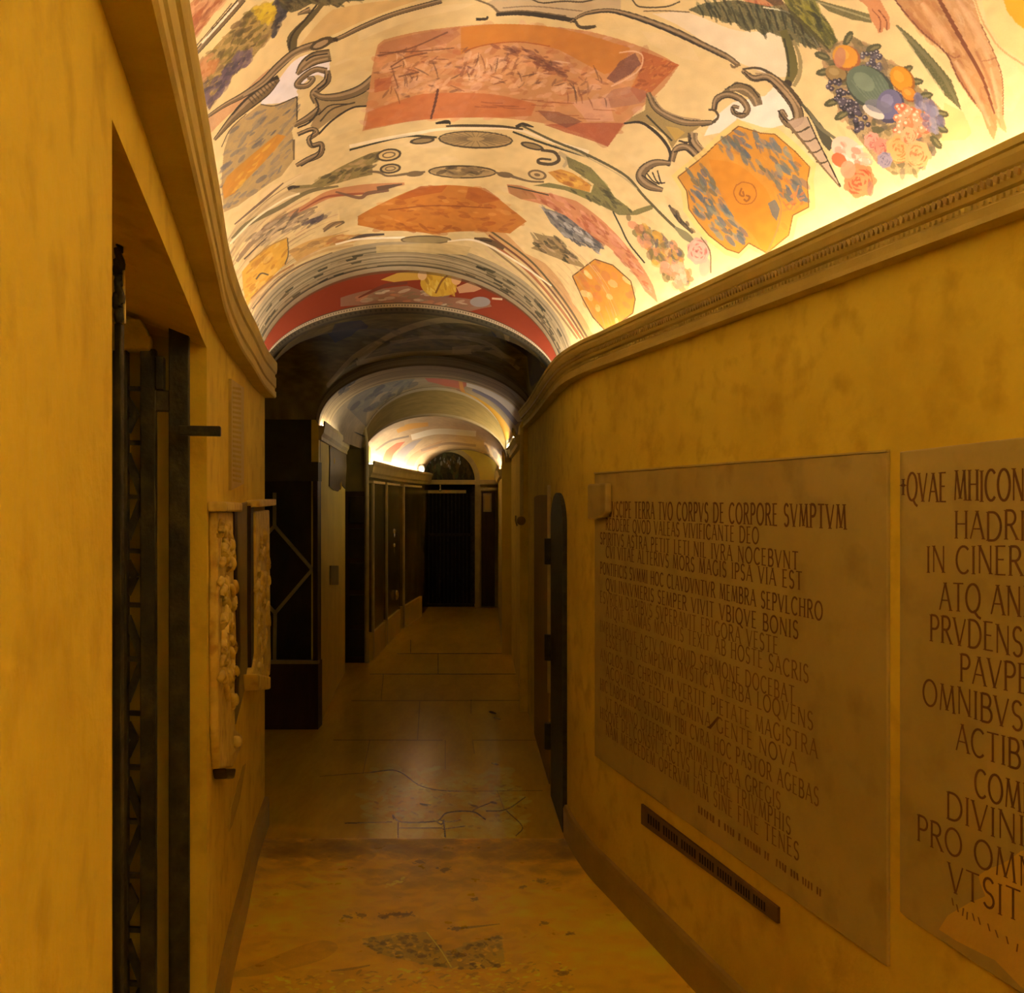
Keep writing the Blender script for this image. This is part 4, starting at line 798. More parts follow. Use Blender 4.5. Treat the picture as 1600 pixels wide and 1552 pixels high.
gate = empty('barred_gate', (e3(702,950)[0], YE+.08, 0), 'black barred iron gate closing the archway at the far end', 'gate')
m = MB(); bx(m, 661, 951, 665, 760, YE+.06, .05); bx(m, 737, 951, 741, 760, YE+.06, .05); bx(m, 661, 951, 741, 944, YE+.06, .05); m.build('frame', M['iron'], gate)
m = MB(); bx(m, 665, 771, 728, 766, YE+.03, .05); m.build('top_rail', M['pale_edge'], gate)
for k in range(12):
    x = 669.5+k*6.0; m = MB(); p = at(x, 948, YE); q = at(x, 771, YE); m.tube([(p[0],YE+.07,p[2]),(q[0],YE+.07,q[2])], .008, 8); m.build('bar', M['iron'], gate)
m = MB(); bx(m, 665, 838, 737, 834, YE+.062, .03); m.build('cross_rail', M['iron'], gate)
m = MB(); p = at(688, 757, YE); q = at(688, 766, YE); m.tube([(p[0],YE+.0,p[2]),(q[0],YE+.0,q[2])], .014, 8); m.ball((q[0],YE,q[2]), .02); m.build('latch_hook', M['steel'], gate)

# far left polished marble panels
def panel_on(path_pts, y0, y1, z0, z1, off, t, name, mat, parent):
    mb = MB(); P = np.array(path_pts); f_ = lambda yy: float(np.interp(yy, P[:,1], P[:,0]))
    pts = [(f_(yy), yy) for yy in np.linspace(y0, y1, 5)]
    mb.sweep(pts, [(off,z0),(off,z1),(off+t,z1),(off+t,z0)], -1); return mb.build(name, mat, parent)
def fl_y(px):
    P = np.array(FL); yy = np.linspace(9.2,13.7,400); xx = np.interp(yy, P[:,1], P[:,0]); return float(yy[np.argmin(np.abs(800+xx/yy*F-px))])
ws = empty('marble_wainscot', (-1.40, 11.0, 0), 'dark green polished marble wainscot along the far left wall', 'wainscot')
for (xa, xb) in ((574,596),(597,620),(624,655)):
    ya, yb = fl_y(xa)+.05, fl_y(xb)-.05
    pn = panel_on(FL, ya, yb, .28, EYE+.16, .0, .03, 'panel', M['green_marble'], ws)
    panel_on(FL, ya, yb, EYE+.165, EYE+.19, .0, .05, 'top_moulding', M['pale_edge'], pn)
    panel_on(FL, ya, ya+.05, .02, EYE+.16, .031, .02, 'frame_strip', M['pale_edge'], pn)
    panel_on(FL, ya, yb, .0, .275, .0, .05, 'plinth', M['pilaster'], pn)
# steel shapes added to stand in for bright reflections on the polished marble
br = empty('marble_glint', tuple(at(614, 850, 10.9)), 'added chrome shape standing in for a reflection on the far left marble wall', 'bracket')  # not a real bracket: added shape in place of a reflection
m = MB(); pts = [at(614,828,10.9), at(616,836,10.88), at(613,846,10.86), at(615,860,10.86), at(613,878,10.88)]; m.tube(catmull(pts,5), .012, 10); m.build('glint_stem', M['steel'], br)
for (x, y, r) in ((614,830,.035),(614,852,.03)): m = MB(); m.ball(at(x,y,10.86), r); m.build('glint_knob', M['steel'], br)
rb = MB(); rb.ball(at(613,930,10.9)+np.array((.045,0,0)), (.03,.03,.06)); tag(rb.build('marble_glint_low', M['steel']), 'small added steel ball standing in for a glint low on the far marble wall', 'glint')  # steel ball added in place of a reflection on the marble
# spot lamp at the spring of the last vault
sp = empty('spot_lamp', tuple(at(658,733,13.0)), 'small white spot lamp on the cornice by the far arch', 'lamp')
m = MB(); m.ball(at(658,732,12.95), (.05,.05,.055)); m.build('lamp_housing', M['white'], sp, smooth=True)
m = MB(); m.tube([at(658,738,12.95), at(659,746,13.1)], .02, 8); m.build('bracket', M['iron'], sp)
# far right pilaster panel with a plaque
fp = empty('pilaster_panel', (at(757,948,13.6)[0], 13.6, 0), 'brown stone pilaster panel right of the far gate', 'wall panel')
m = MB(); bx(m, 752, 948, 773, 768, 13.62, .14); m.build('panel', M['dark_wood'], fp)
m = MB(); bx(m, 750, 766, 776, 762, 13.58, .18); bx(m, 749, 757, 777, 750, 13.56, .2); m.build('capital', M['pale_edge'], fp)
m = MB(); bx(m, 755, 800, 768, 771, 13.60, .03); m.build('plaque_frame', M['inlay'], fp)
m = MB(); bx(m, 757.5, 797, 765.5, 774, 13.59, .03); m.build('plaque', M['baseboard'], fp)

# ------------------------------------------------------------------ chapel: inlaid marble partition
pt = empty('marble_partition', (at(456,1140,6.46)[0], 6.46, 0), 'dark marble partition with a pale diamond inlay inside the left side chapel', 'partition')
YP = 6.46
M['olive_dark'] = material('dark_olive_stone', [(.03,.028,.008),(.07,.06,.014)], .6, 4, 8, spec=.2)
m = MB(); bx(m, 380, 1141, 497, 1036, YP, .14); m.build('plinth', M['dark_wood'], pt)
m = MB(); bx(m, 380, 1036, 497, 752, YP+.04, .10); m.build('panel', M['dark_marble'], pt)
m = MB(); bx(m, 380, 1038, 497, 1033, YP-.01, .05); m.build('base_moulding', M['inlay'], pt)
m = MB(); bx(m, 380, 752, 497, 722, YP+.02, .12); m.build('frieze', M['olive_dark'], pt)
m = MB(); bx(m, 380, 722, 497, 560, YP+.06, .08); m.build('upper_panel', M['olive_dark'], pt)
m = MB(); bx(m, 489, 1033, 496, 752, YP+.0, .05); m.build('frame_stile', M['dark_wood'], pt)
for (a, b) in (((429,770),(429,822)),((429,822),(488,890)),((488,890),(430,958)),((430,958),(429,1033)),((429,822),(380,875)),((430,958),(380,905))):
    m = MB(); p = at(*a, YP+.03); q = at(*b, YP+.03); m.bar(p, q, .022, .02); m.build('inlay_strip', M['inlay'], pt)
# niche with a dark panelled door
nd = empty('panelled_door', (at(559,1035,9.12)[0], 9.12, 0), 'narrow dark panelled door in the arched niche past the pillar', 'door')
Yd = 9.1
m = MB(); bx(m, 530, 1036, 573, 768, Yd, .06); m.build('leaf', M['dark_wood'], nd)
for k, (ya, yb) in enumerate(((1026,984),(976,930),(922,880),(872,826),(818,776))):
    m = MB(); bx(m, 546, ya, 569, yb, Yd-.012, .014); m.build('door_panel', M['dark_marble'], nd, bevel=.004)
m = MB(); bx(m, 530, 768, 573, 700, Yd+.02, .04); m.build('transom_panel', M['olive_back'], nd)
m = MB(); pts = [(573,1036),(573,720),(572,690),(568,660),(560,640)]
m.tube([at(x,y,Yd) for x, y in pts], .022, 8); m.build('arch_moulding', M['pale_edge'], nd)
# fragments on the pillar
def pf_pt(px, py, off=.02):
    P = np.array(PF); yy = np.linspace(6.5,8.6,300); xx = np.interp(yy, P[:,1], P[:,0])+off; k = int(np.argmin(np.abs(800+xx/yy*F-px))); return at(px, py, yy[k])
fr = empty('painted_fragment', tuple(pf_pt(526,722)), 'dark weathered fresco fragment set high on the pillar', 'fresco fragment')
m = MB(); o = [(513,684),(516,677),(524,675),(534,679),(539,690),(540,730),(538,764),(533,758),(527,768),(520,766),(513,760),(514,720)]
m.prism([pf_pt(x,y,-.002) for x, y in o], (.010,0,0)); m.build('fragment', M['dark_wood'], fr)
for k in range(12):
    x = random.uniform(516,537); y = random.uniform(684,758); m = MB().ball(pf_pt(x,y,.006), (.008,.05,.025+random.random()*.02), 8, 5); m.build('carved_boss', M['brown_door'], fr, smooth=True)
sg = MB(); sg.prism([pf_pt(x,y,.004) for x, y in ((515,884),(527,884),(527,914),(515,914))], (.012,0,0)); tag(sg.build('wall_sign', M['olive_back']), 'small greenish plate on the ochre pillar at chest height', 'sign')

# ------------------------------------------------------------------ right wall: slabs and lettering
DW = np.array((-.291,1.0,0)); DW /= np.linalg.norm(DW); NW = np.array((-DW[1],DW[0],0)); EW = -DW     # along (away), out of wall, reading direction
def wy(px): return 1.495/((px-800)/F+.291)
def rwp(px, py, off=0.0):
    """point of the straight right wall at a photo pixel, moved off the wall by off"""
    Y = wy(px); p = at(px, py, Y); return p + NW*off
def ratio_h(px, py): return EYE + (781-py)/F*wy(px)
def sw(px): return -wy(px)*math.sqrt(1+.291**2)      # reading coordinate along the wall
def on_wall(s, z, off): Y = -s/math.sqrt(1+.291**2); return np.array((1.495-.291*Y, Y, z)) + NW*off

def arcp(cx, cy, rx_, ry_, a0, a1, n=10):
    return [(cx+rx_*math.cos(math.radians(a0+(a1-a0)*k/n)), cy+ry_*math.sin(math.radians(a0+(a1-a0)*k/n))) for k in range(n+1)]
# Roman capitals: (advance width, strokes); a stroke is (thick?, points) in a unit-high box
GL = {
 'A': (.62,[(0,[(.02,0),(.31,1)]),(1,[(.31,1),(.60,0)]),(0,[(.13,.36),(.49,.36)])]),
 'B': (.52,[(1,[(.08,0),(.08,1)]),(1,[(.08,1),(.28,1)]+arcp(.28,.76,.17,.24,90,-90)+[(.08,.52)]),(1,[(.08,.52),(.30,.52)]+arcp(.30,.26,.20,.26,90,-90)+[(.08,0)])]),
 'C': (.62,[(1,arcp(.36,.5,.32,.5,48,312,16))]),
 'D': (.66,[(1,[(.08,0),(.08,1)]),(1,[(.08,1),(.26,1)]+arcp(.26,.5,.36,.5,90,-90,14)+[(.08,0)])]),
 'E': (.46,[(1,[(.08,0),(.08,1)]),(0,[(.08,1),(.42,1)]),(0,[(.08,.53),(.36,.53)]),(0,[(.08,0),(.43,0)])]),
 'F': (.44,[(1,[(.08,0),(.08,1)]),(0,[(.08,1),(.42,1)]),(0,[(.08,.52),(.35,.52)])]),
 'G': (.66,[(1,arcp(.36,.5,.32,.5,48,318,16)),(1,[(.60,.42),(.60,.12)])]),
 'H': (.62,[(1,[(.08,0),(.08,1)]),(1,[(.54,0),(.54,1)]),(0,[(.08,.53),(.54,.53)])]),
 'I': (.18,[(1,[(.09,0),(.09,1)])]),
 'L': (.44,[(1,[(.08,0),(.08,1)]),(0,[(.08,0),(.42,0)])]),
 'M': (.78,[(0,[(.06,0),(.15,1)]),(1,[(.15,1),(.39,.06)]),(0,[(.39,.06),(.63,1)]),(1,[(.63,1),(.72,0)])]),
 'N': (.64,[(0,[(.08,0),(.08,1)]),(1,[(.08,1),(.56,0)]),(0,[(.56,0),(.56,1)])]),
 'O': (.72,[(1,arcp(.36,.5,.33,.5,0,360,22))]),
 'P': (.50,[(1,[(.08,0),(.08,1)]),(1,[(.08,1),(.26,1)]+arcp(.26,.74,.21,.26,90,-90)+[(.08,.48)])]),
 'Q': (.72,[(1,arcp(.36,.5,.33,.5,0,360,22)),(1,[(.40,.06),(.60,-.14),(.74,-.20)])]),
 'R': (.56,[(1,[(.08,0),(.08,1)]),(1,[(.08,1),(.26,1)]+arcp(.26,.75,.20,.25,90,-90)+[(.08,.50)]),(1,[(.26,.50),(.54,0)])]),
 'S': (.46,[(1,arcp(.24,.75,.18,.25,30,270,10)+arcp(.23,.25,.19,.25,90,-150,10))]),
 'T': (.54,[(1,[(.27,0),(.27,1)]),(0,[(.02,1),(.52,1)])]),
 'V': (.60,[(1,[(.02,1),(.30,0)]),(0,[(.30,0),(.58,1)])]),
 'X': (.58,[(1,[(.04,1),(.54,0)]),(0,[(.04,0),(.54,1)])]),
 'Y': (.56,[(1,[(.02,1),(.28,.5)]),(0,[(.28,.5),(.54,1)]),(1,[(.28,0),(.28,.5)])]),
 '+': (.34,[(1,[(.16,.22),(.16,.78)]),(1,[(.02,.56),(.30,.56)])]),
 ' ': (.30,[])}
def letters(text, s0, s1, z0, z1, h, off, wt, thin=.55, gap=.13, jitter=.0):
    """one carved line between reading positions s0 (baseline z0) and s1 (baseline z1), h high"""
    nat = sum(GL[ch][0]+gap for ch in text)-gap; k = (s1-s0)/nat; x = 0.0; mb = MB()
    for ch in text:
        w_, st = GL[ch]; jz = random.uniform(-jitter,jitter)*h
        for thick, pts in st:
            lw = h*wt*(1 if thick else thin)/2
            P = [((x+px)*k, py*h+jz) for px, py in pts]; ext = []
            n = len(P)
            for i in range(n):
                a = P[max(i-1,0)]; b = P[min(i+1,n-1)]; dx, dy = b[0]-a[0], b[1]-a[1]; L = math.hypot(dx,dy) or 1; nx, ny = -dy/L*lw, dx/L*lw
                ext.append(((P[i][0]+nx, P[i][1]+ny),(P[i][0]-nx, P[i][1]-ny)))
            serif = []
            if thick and n == 2:                                     # small flared ends
                for (cx_, cy_) in P: serif.append([(cx_-lw*2.0,cy_-lw*.35),(cx_+lw*2.0,cy_-lw*.35),(cx_+lw*2.0,cy_+lw*.35),(cx_-lw*2.0,cy_+lw*.35)])
            def pos(q, o): s_ = s0+q[0]; t = q[0]/(s1-s0); return on_wall(s_, z0+(z1-z0)*t+q[1], o)
            for i in range(n-1):
                q = [ext[i][0], ext[i+1][0], ext[i+1][1], ext[i][1]]; mb.prism([pos(p, off) for p in q], NW*.0008)
            for q in serif: mb.prism([pos(p, off) for p in q], NW*.0008)
        x += w_+gap
    return mb
def slab_prism(pts, t, off=0.0):
    return MB().prism([rwp(x,y,off) for x, y in pts], NW*t)
slab1 = empty('inscribed_slab', tuple(rwp(1160,1000,.0)), 'large marble slab carved with sixteen lines of small Latin text', 'inscription')
TS = .013
b1 = slab_prism([(932,741),(1391,706),(1391,1511),(932,1181)], TS, -.004); b1.build('slab', M['slab'], slab1, bevel=.003)
m = MB(); m.prism([rwp(x,y,0) for x, y in ((932,738.5),(1391,703),(1391,706),(932,741))], NW*.012); m.build('top_rim', M['cornice'], slab1)
EP = ["SVSCIPE TERRA TVO CORPVS DE CORPORE SVMPTVM","REDDERE QVOD VALEAS VIVIFICANTE DEO","SPIRITVS ASTRA PETIT LETI NIL IVRA NOCEBVNT","CVI VITAE ALTERIVS MORS MAGIS IPSA VIA EST","PONTIFICIS SVMMI HOC CLAVDVNTVR MEMBRA SEPVLCHRO","QVI INNVMERIS SEMPER VIVIT VBIQVE BONIS","ESVRIEM DAPIBVS SVPERAVIT FRIGORA VESTE","ATQVE ANIMAS MONITIS TEXIT AB HOSTE SACRIS","IMPLEBATQVE ACTV QVICQVID SERMONE DOCEBAT","ESSET VT EXEMPLVM MYSTICA VERBA LOQVENS","ANGLOS AD CHRISTVM VERTIT PIETATE MAGISTRA","ACQVIRENS FIDEI AGMINA GENTE NOVA","HIC LABOR HOC STVDIVM TIBI CVRA HOC PASTOR AGEBAS","VT DOMINO OFFERRES PLVRIMA LVCRA GREGIS","HISQVE DEI CONSVL FACTVS LAETARE TRIVMPHIS","NAM MERCEDEM OPERVM IAM SINE FINE TENES"]
ENDX = [1327,1190,1252,1258,1290,1252,1220,1268,1246,1275,1282,1250,1284,1224,1240,1253]
RAT = [.0485,.085,.125,.160,.207,.249,.287,.322,.368,.402,.447,.486,.529,.573,.608,.645]
for k, (tx, ex, rt) in enumerate(zip(EP, ENDX, RAT)):
    x0 = 955 if k == 0 else (950 if k % 2 else 941)
    hh = .060 if k == 0 else .047
    z_ = EYE - rt*1.495
    rot = letters(tx, sw(x0), sw(ex), z_+.004, z_, hh, TS-.0042, .115 if k < 7 else .105, .6, .16)
    rot.build('inscription_line', M['letter'] if k < 6 else M['letter_faint'], slab1)
# a last worn line: short illegible chisel marks only
m = MB()
for k in range(44):
    t = k/43.0; x = 1095+t*195; y = .682*(x-378)+781-12
    if random.random() < .8: m.prism([rwp(x,y,TS-.004), rwp(x+2.2,y+1.6,TS-.004), rwp(x+2.2+random.uniform(-1,1),y+13,TS-.004), rwp(x+random.uniform(-1,1),y+11.5,TS-.004)], NW*.0008)
m.build('worn_line', M['letter_faint'], slab1)
m = MB(); m.prism([rwp(x,y,.009) for x, y in ((931,757),(960,755),(960,800),(955,808),(943,812),(931,811))], NW*.03); m.build('corner_fragment', M['slab'], slab1, bevel=.008)
m = MB(); m.prism([rwp(x,y,TS-.004) for x, y in ((1108,1136),(1113,1134),(1126,1119),(1128,1121),(1120,1132),(1114,1139))], NW*.0008); m.build('chip_mark', M['letter'], slab1)

slab2 = empty('inscribed_slab', tuple(rwp(1520,1050,.0)), 'marble slab with large carved Latin capitals, cut by the right edge of the photo', 'inscription')
b2 = slab_prism([(1410,706),(1700,672),(1700,1618),(1420,1434),(1410,1424)], .012, -.004); b2.build('slab', M['slab'], slab2, bevel=.003)
S2L = [("+QVAE MHICON",1413,1606,783,783,46),("HADRIAN",1497,1668,842,846,42),("IN CINERES",1453,1650,894,900,42),("ATQ ANIM",1473,1645,953,966,43),("PRVDENS",1458,1604,1001,1026,42),("PAVPER",1505,1640,1064,1090,42),("OMNIBVS",1447,1604,1101,1142,42),("ACTIBVS",1499,1650,1172,1216,42),("COMES",1528,1640,1243,1283,42),("DIVINI",1484,1606,1279,1323,42),("PRO OMNI",1438,1640,1312,1400,42),("VTSIT",1487,1601,1391,1442,44)]
for tx, xa, xb, ya, yb, hp in S2L:
    h_ = hp/F*wy(1500); z0_ = EYE-(ya-781)/F*wy(xa); z1_ = EYE-(yb-781)/F*wy(xb)
    letters(tx, sw(xa), sw(xb), z0_, z1_, h_, .0084, .085, .6, .10, .03).build('inscription_line', M['letter'], slab2)
m = MB(); m.prism([rwp(x,y,.0072) for x, y in ((1534,1368),(1548,1358),(1570,1350),(1584,1342),(1600,1330),(1640,1316),(1640,1560),(1600,1541),(1560,1500),(1500,1470),(1472,1452),(1486,1430),(1520,1410),(1545,1400),(1537,1380))], NW*.0011); m.build('repair_patch', M['slab_patch'], slab2)
m = MB(); 
for (x, y) in ((1492,1408),(1499,1418),(1510,1424),(1516,1430),(1524,1432),(1533,1438),(1548,1448),(1560,1458),(1577,1468),(1595,1480)): j = random.uniform(-3,3); m.prism([rwp(x,y-6,.0084), rwp(x+2,y-5,.0084), rwp(x+3+j,y+7,.0084), rwp(x+1+j,y+6,.0084)], NW*.0007)
m.build('worn_line', M['letter_faint'], slab2)
lab = MB(); lab.prism([rwp(x,y,0) for x, y in ((1005,1256),(1219,1418),(1219,1443),(1005,1287))], NW*.009)
tag(lab.build('label_strip', material('dull_brass', [(.11,.055,.010),(.16,.085,.018)], .5, 14, 8, .1, 60)), 'long thin dull brass strip below the larger inscribed slab', 'label strip')
lb_o = bpy.data.objects['label_strip']
m = MB()
for k in range(46):
    t = (k+.7)/47; x = 1013+t*190; y = 1269+ (x-1013)*.755
    if k % 7 != 5: m.prism([rwp(x,y,.0092), rwp(x+2.2,y+1.7,.0092), rwp(x+2.2,y+16,.0092), rwp(x,y+14.4,.0092)], NW*.0006)
m.build('worn_lettering', M['void'], lb_o)['kind'] = 'stuff'

# right wall doors
def arch_door(y0, y1, zt, rise, t, name, mat, parent, off=.0):
    n = 14; pts = []
    for yy in (y0, y1): pass
    half = (y1-y0)/2; mid = (y0+y1)/2; prof = [(y0,0.0)] + [(mid-half*math.cos(math.pi*k/n), zt-rise+rise*math.sin(math.pi*k/n)) for k in range(n+1)] + [(y1,0.0)]
    a = np.array((rx(y0),y0)); b = np.array((rx(y1),y1)); d = (b-a)/np.linalg.norm(b-a); nrm = np.array((-d[1],d[0]))
    P = []
    for yy, z in prof: t_ = (yy-y0)/(y1-y0); q = a+(b-a)*t_+nrm*off; P.append((q[0],q[1],z))
    mb = MB().prism(P, (nrm[0]*t,nrm[1]*t,0)); return mb.build(name, mat, parent), nrm, a, b
d1 = empty('arched_door', (rx(4.75),4.75,0), 'narrow arched dark iron door on the right wall past the inscriptions', 'door')
o, nr, a_, b_ = arch_door(4.46, 5.02, EYE+.035, .16, .03, 'leaf', M['iron'], d1, -.008)
e = b_+nr*.03
m = MB(); m.bar((e[0],e[1]+.03,.55), (e[0],e[1]+.03,EYE+.08), .018, .018, (1,0,0)); m.build('edge_strip', M['pale_edge'], d1)
for z in (EYE-.28, EYE-.80, EYE-1.28):
    m = MB(); m.tube([(e[0]-.004,e[1]+.01,z-.07),(e[0]-.004,e[1]+.01,z+.07)], .022, 12); m.build('hinge', M['iron'], d1)
o, nr2, a2_, b2_ = arch_door(5.22, 6.35, EYE+.03, .02, .018, 'leaf', M['brown_door'], None, -.004)
o.name = 'flush_door'; tag(o, 'plain brown flush door on the right wall beyond the arched door', 'door')
# conduit with a round box on the return of the wall
cd = empty('conduit_pipe', tuple(at(814,740,6.97)), 'brown vertical conduit with a round box on the far right wall', 'conduit')
m = MB(); m.tube([at(815,668,6.97), at(815,806,6.97)], .014, 10); m.build('pipe', M['cornice'], cd)
m = MB(); m.ball(at(814.5,814,6.96), (.034,.03,.034)); m.build('junction_box', M['brown_door'], cd, smooth=True)
m = MB(); m.tube([at(806,806,6.96), at(805.5,814,6.95), at(808,822,6.95)], .006, 8); m.build('clip', M['steel'], cd)

# ------------------------------------------------------------------ left wall: gate leaf in the doorway
g = empty('lattice_gate', tuple(at(240,781,2.46))[:2]+(0.0,), 'dark wrought iron gate leaf with lattice bars standing open in the left doorway', 'gate')
ja = np.array((lx(2.5), 2.5)); jd = np.array((lx(2.52)-lx(2.5), .02)); jd /= np.linalg.norm(jd); jn = np.array((-jd[1], jd[0]))
GH = ja - jd*.055 + jn*.05                                   # hinge line; the leaf stands parallel to the reveal
def gp(x, y, d=0.0):
    """photo pixel -> point of the leaf's plane, d metres towards the viewer"""
    k = (x-800)/F; Y = (GH[0]*jn[1]-GH[1]*jn[0])/(k*jn[1]-jn[0]); p = at(x, y, Y); p[:2] -= jd*d; return p
JD = np.array((-jd[0], -jd[1], 0))
def gbox(x0, x1, ya, yb, t, name, mat, d=0.0, bev=.003):
    """upright bar of the leaf between two pixel columns; yb None = down to the floor"""
    a0, a1 = gp(x0, ya, d), gp(x1, ya, d); zt = (a0[2]+a1[2])/2; zb = .02 if yb is None else (gp(x0,yb,d)[2]+gp(x1,yb,d)[2])/2
    m = MB().prism([(a0[0],a0[1],zb),(a1[0],a1[1],zb),(a1[0],a1[1],zt),(a0[0],a0[1],zt)], JD*t); return m.build(name, mat, g, bevel=bev)
gbox(266, 297, 503, None, .035, 'hinge_stile', M['iron'])
gbox(222, 246, 548, None, .035, 'stile', M['iron'])
gbox(181, 203, 550, None, .045, 'stile', M['iron'])
gbox(120, 143, 548, None, .035, 'stile', M['iron'])
m = MB().prism([gp(100,552,.0), gp(238,552,.0), gp(240,534,.0), gp(226,506,.0), gp(100,506,.0)], JD*.07); m.build('top_rail', M['iron_light'], g, bevel=.004)  # lit look of the rail end is put into its pale colour
gbox(244, 268, 612, 644, .03, 'lock_case', M['iron']); gbox(246, 259, 560, 612, .045, 'hinge_barrel', M['iron'])
for xa in (202, 142):
    for k, y in enumerate(range(608-84, 1700, 84)):
        kind = k % 3; x0, x1 = xa-2, xa+22
        if y > 540: m = MB(); m.bar(gp(x0,y,.015), gp(x1,y+1,.015), .012, .012, JD); m.build('rung', M['iron'], g)
        if y > 540:
            m = MB(); w_ = .019
            if kind == 1:
                m.bar(gp(x0,y+16,.015), gp(x0+13,y+42,.015), w_, .012, JD); m.bar(gp(x0+13,y+40,.015), gp(x0,y+68,.015), w_, .012, JD)
            elif kind == 2: m.bar(gp(x0,y+18,.015), gp(x1-1,y+80,.015), w_, .012, JD)
            else: m.bar(gp(x1-1,y+6,.015), gp(x0,y+66,.015), w_, .012, JD)
            m.build('lattice_brace', M['iron'], g)
gbox(284, 348, 669, 684, .03, 'latch_bar', M['iron'], .05)
lin_ = MB().prism([tuple(ja+jn*.062-jd*.001)+(0,), tuple(ja+jn*.49-jd*.001)+(0,), tuple(ja+jn*.49-jd*.001)+(EYE+.5,), tuple(ja+jn*.062-jd*.001)+(EYE+.425,)], tuple(-jd*.006)+(0,))
struct(lin_.build('reveal_shade_lining', material('shaded_olive_plaster', [(.52,.42,.05),(.66,.54,.07)], .8, 4, 8)))  # added lining; its duller tone stands in for shade on the reveal
# fixed post with a twisted head nearer the camera
yp = 1.62
hp = empty('gate_post', (at(187,781,yp)[0], yp, 0), 'thin iron post with a twisted head just inside the left doorway', 'post')
m = MB(); m.box(at(178,0,yp)[0], at(189,0,yp)[0], yp, yp+.016, 0, at(0,505,yp)[2]); m.build('shaft', M['iron'], hp, bevel=.002)
m = MB(); tp = [at(185+4*math.sin(k*.8), 505-k*6.5, yp) for k in range(20)]; m.tube(tp, [.009*(1-.02*k)+.002*math.sin(k*1.7) for k in range(20)], 8)
tp = [at(187-4*math.sin(k*.8), 505-k*6.5, yp-.004) for k in range(19)]; m.tube(tp, .006, 8); m.build('twisted_head', M['iron'], hp, smooth=True)
m = MB(); m.tube([at(193,420,yp-.002), at(195,505,yp-.002)], .0022, 6); m.build('bright_edge', M['iron_light'], hp)

# left wall: narrow inscribed plaque and carved relief
LP = LWa
def lw_y(px):
    yy = np.linspace(2.5,4.56,600); xx = np.interp(yy, LP[:,1], LP[:,0]); return float(yy[np.argmin(np.abs(800+xx/yy*F-px))])
def lwp(px, py, off=0.0):
    Y = lw_y(px); X = lx(Y); d = np.array((lx(Y+.05)-lx(Y-.05), .1)); d /= np.linalg.norm(d); p = at(px, py, Y); p[0] = X
    return p + np.array((d[1],-d[0],0))*off
NL = np.array((.975,.22,0))
pq = empty('inscribed_plaque', tuple(lwp(366,675)), 'narrow ochre plaque with close horizontal grooves on the left wall', 'plaque')
m = MB(); m.prism([lwp(x,y) for x, y in ((357,592),(377,606),(377,756),(357,766))], NL*.010); m.build('plate', M['cornice'], pq)
m = MB()
for k in range(20):
    y = 604+k*7.6; m.prism([lwp(359,y,.0102), lwp(372,y+2.5,.0102), lwp(372,y+6.2,.0102), lwp(359,y+3.7,.0102)], NL*.0012)
m.build('grooves', M['stucco_deep'], pq)

rel = empty('marble_relief', tuple(lwp(370,960)), 'carved marble relief with ruffled figures around a dark niche on the left wall', 'relief')
def outline(pts, t, off=0.0): return MB().prism([lwp(x,y,off) for x, y in pts], NL*t)
outline([(357,790),(386,784),(388,900),(388,1020),(384,1062),(366,1132),(357,1118),(359,1000),(354,930),(353,860)], .006).build('niche_back', M['olive_back'], rel)
outline([(352,800),(357,800),(357,900),(361,940),(362,1020),(358,1100),(354,1080),(357,1000),(355,940),(352,880)], .03).build('niche_edge', M['dark_wood'], rel)
outline([(384,786),(389,784),(389,1020),(385,1050),(384,950)], .02).build('niche_edge', M['dark_wood'], rel)
outline([(326,800),(352,800),(353,900),(356,940),(358,985),(361,1040),(362,1075),(354,1100),(356,1140),(368,1150),(368,1165),(352,1200),(330,1202),(327,1150),(326,1000)], .025).build('left_pilaster', M['relief'], rel, bevel=.006)
outline([(388,800),(411,797),(413,1010),(416,1028),(412,1056),(398,1064),(382,1062),(384,1046),(390,1030)], .03).build('right_pilaster', M['relief'], rel, bevel=.006)
outline([(324,784),(355,786),(355,800),(324,800)], .05).build('cornice_fragment', M['relief'], rel, bevel=.006)
outline([(384,782),(415,780),(415,790),(384,793)], .055).build('cornice_fragment', M['relief'], rel, bevel=.006)
outline([(378,1054),(402,1058),(402,1078),(380,1080)], .06).build('corbel', M['relief'], rel, bevel=.008)
outline([(331,1202),(350,1202),(346,1218),(334,1218)], .04).build('corbel', M['dark_wood'], rel, bevel=.006)
def folds(xs, ys, n, rr, name):
    for k in range(n):
        m = MB(); x = random.uniform(*xs); y = random.uniform(*ys); L = random.uniform(10,26); a = random.uniform(-.9,.3)
        P = [lwp(x,y,.026), lwp(x+6*a,y+L*.5,.033), lwp(x+9*a+2,y+L,.026)]; m.tube(catmull(P,4), [rr*.4]+[rr]*7+[rr*.4], 8); m.build(name, M['relief'], rel, smooth=True)
folds((329,349), (812,880), 30, .011, 'capital_carving'); folds((330,354), (890,1090), 58, .010, 'drapery_fold'); folds((392,410), (830,960), 30, .013, 'figure_carving'); folds((392,408), (970,1040), 14, .011, 'figure_carving')
for (x, y, r) in ((400,838,.035),(396,905,.04),(341,882,.025),(340,852,.02),(352,1160,.02)): MB().ball(lwp(x,y,.035), (.02,r,r)).build('carved_boss', M['relief'], rel, smooth=True)
sc = MB(); sc.prism([lwp(x,y,0) for x, y in ((379,1198),(383,1194),(374,1248),(362,1290),(357,1300),(360,1262))], NL*.003); sc.build('dark_wall_sliver', M['stucco_deep'], rel)  # thin darker sliver on the wall below the relief

